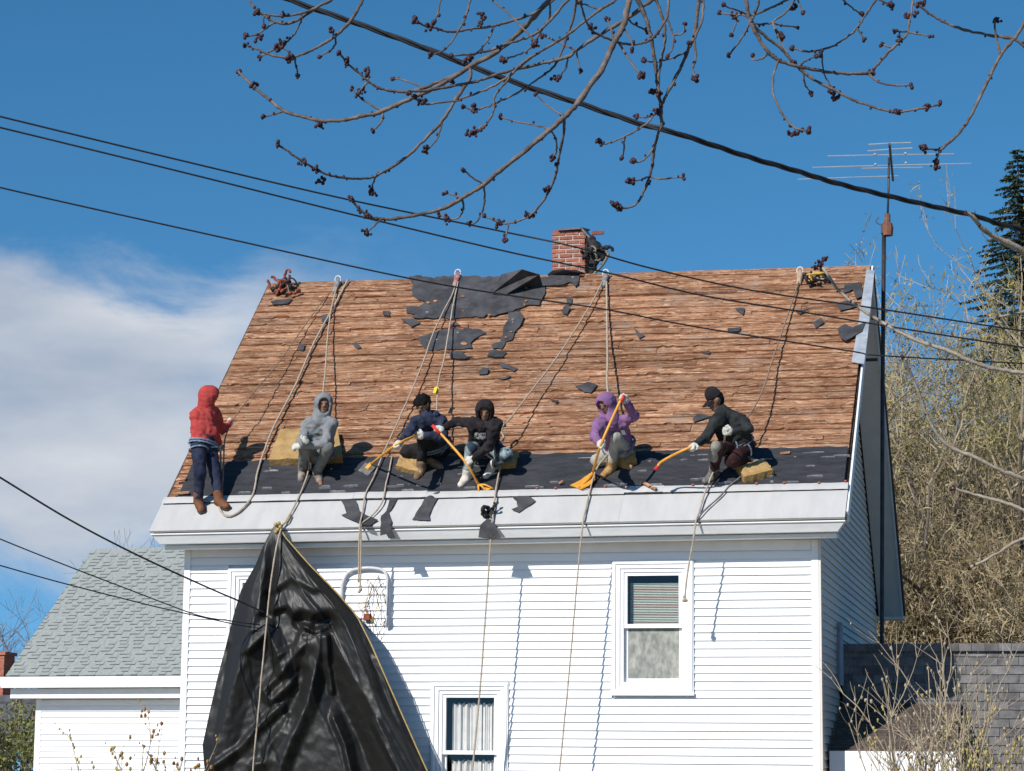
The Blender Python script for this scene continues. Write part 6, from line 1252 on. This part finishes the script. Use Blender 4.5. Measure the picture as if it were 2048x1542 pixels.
    tcx = n.new('ShaderNodeTexCoord'); vo = n.new('ShaderNodeTexVoronoi'); vo.inputs['Scale'].default_value = 7; vo.feature = 'DISTANCE_TO_EDGE'; nz = n.new('ShaderNodeTexNoise'); nz.inputs['Scale'].default_value = 16; nz.inputs['Detail'].default_value = 6; mxx = n.new('ShaderNodeMath'); mxx.operation = 'ADD'
    l.new(tcx.outputs['Object'], vo.inputs['Vector']); l.new(tcx.outputs['Object'], nz.inputs['Vector']); l.new(vo.outputs[0], mxx.inputs[0]); l.new(nz.outputs['Fac'], mxx.inputs[1]); bp = n.new('ShaderNodeBump'); bp.inputs['Strength'].default_value = 0.16; bp.inputs['Distance'].default_value = 0.02; l.new(mxx.outputs[0], bp.inputs['Height']); l.new(bp.outputs[0], p.inputs['Normal'])
    b.build('sheet', m_t, root, smooth=True)
    m_y = M('yellow_hem_rope', (0.33, 0.23, 0.08), (0.44, 0.34, 0.15), 40, 0.85)
    P = [G[i][nu-1]+np.array([0.012, -0.02, 0]) for i in range(0, nv, 4)]; MB().tube(P, 0.0095, 6).build('hem_rope', m_y, root, smooth=True)
    c = aty(556, 1056, -0.66); b = MB()
    for k in range(8): b.ball(c+RNG.normal(size=3)*0.03, 0.028, (1, 1, 1), 7, 5)
    b.tube([c, aty(575, 1042, -0.55), rp(582, 1030, .06)], 0.012, 6); b.build('knot', m_y, root, smooth=True)
tarp()
# ================================================================== SERVICE WIRES AND A SHADOW TUBE ON THE WALL
m_arch = M('pale_shadow_grey', (0.50, 0.50, 0.53), (0.60, 0.60, 0.62), 10, 0.6)
sc = empty('service_entrance', aty(740, 1250, -0.03), 'pale arched tube standing for a shadow with thin black wire loops on the wall beside the tarp', 'cable')
MB().tube(smooth_path([aty(683, 1215, -.06), aty(685, 1170, -.06), aty(697, 1145, -.06), (aty(722, 1137, -.06)), aty(752, 1137, -.06), aty(771, 1146, -.06), aty(776, 1180, -.06), aty(774, 1255, -.06)], 6), 0.022, 8).build('shadow_arch', m_arch, sc, smooth=True)  # pale tube built in place of a shadow on the wall
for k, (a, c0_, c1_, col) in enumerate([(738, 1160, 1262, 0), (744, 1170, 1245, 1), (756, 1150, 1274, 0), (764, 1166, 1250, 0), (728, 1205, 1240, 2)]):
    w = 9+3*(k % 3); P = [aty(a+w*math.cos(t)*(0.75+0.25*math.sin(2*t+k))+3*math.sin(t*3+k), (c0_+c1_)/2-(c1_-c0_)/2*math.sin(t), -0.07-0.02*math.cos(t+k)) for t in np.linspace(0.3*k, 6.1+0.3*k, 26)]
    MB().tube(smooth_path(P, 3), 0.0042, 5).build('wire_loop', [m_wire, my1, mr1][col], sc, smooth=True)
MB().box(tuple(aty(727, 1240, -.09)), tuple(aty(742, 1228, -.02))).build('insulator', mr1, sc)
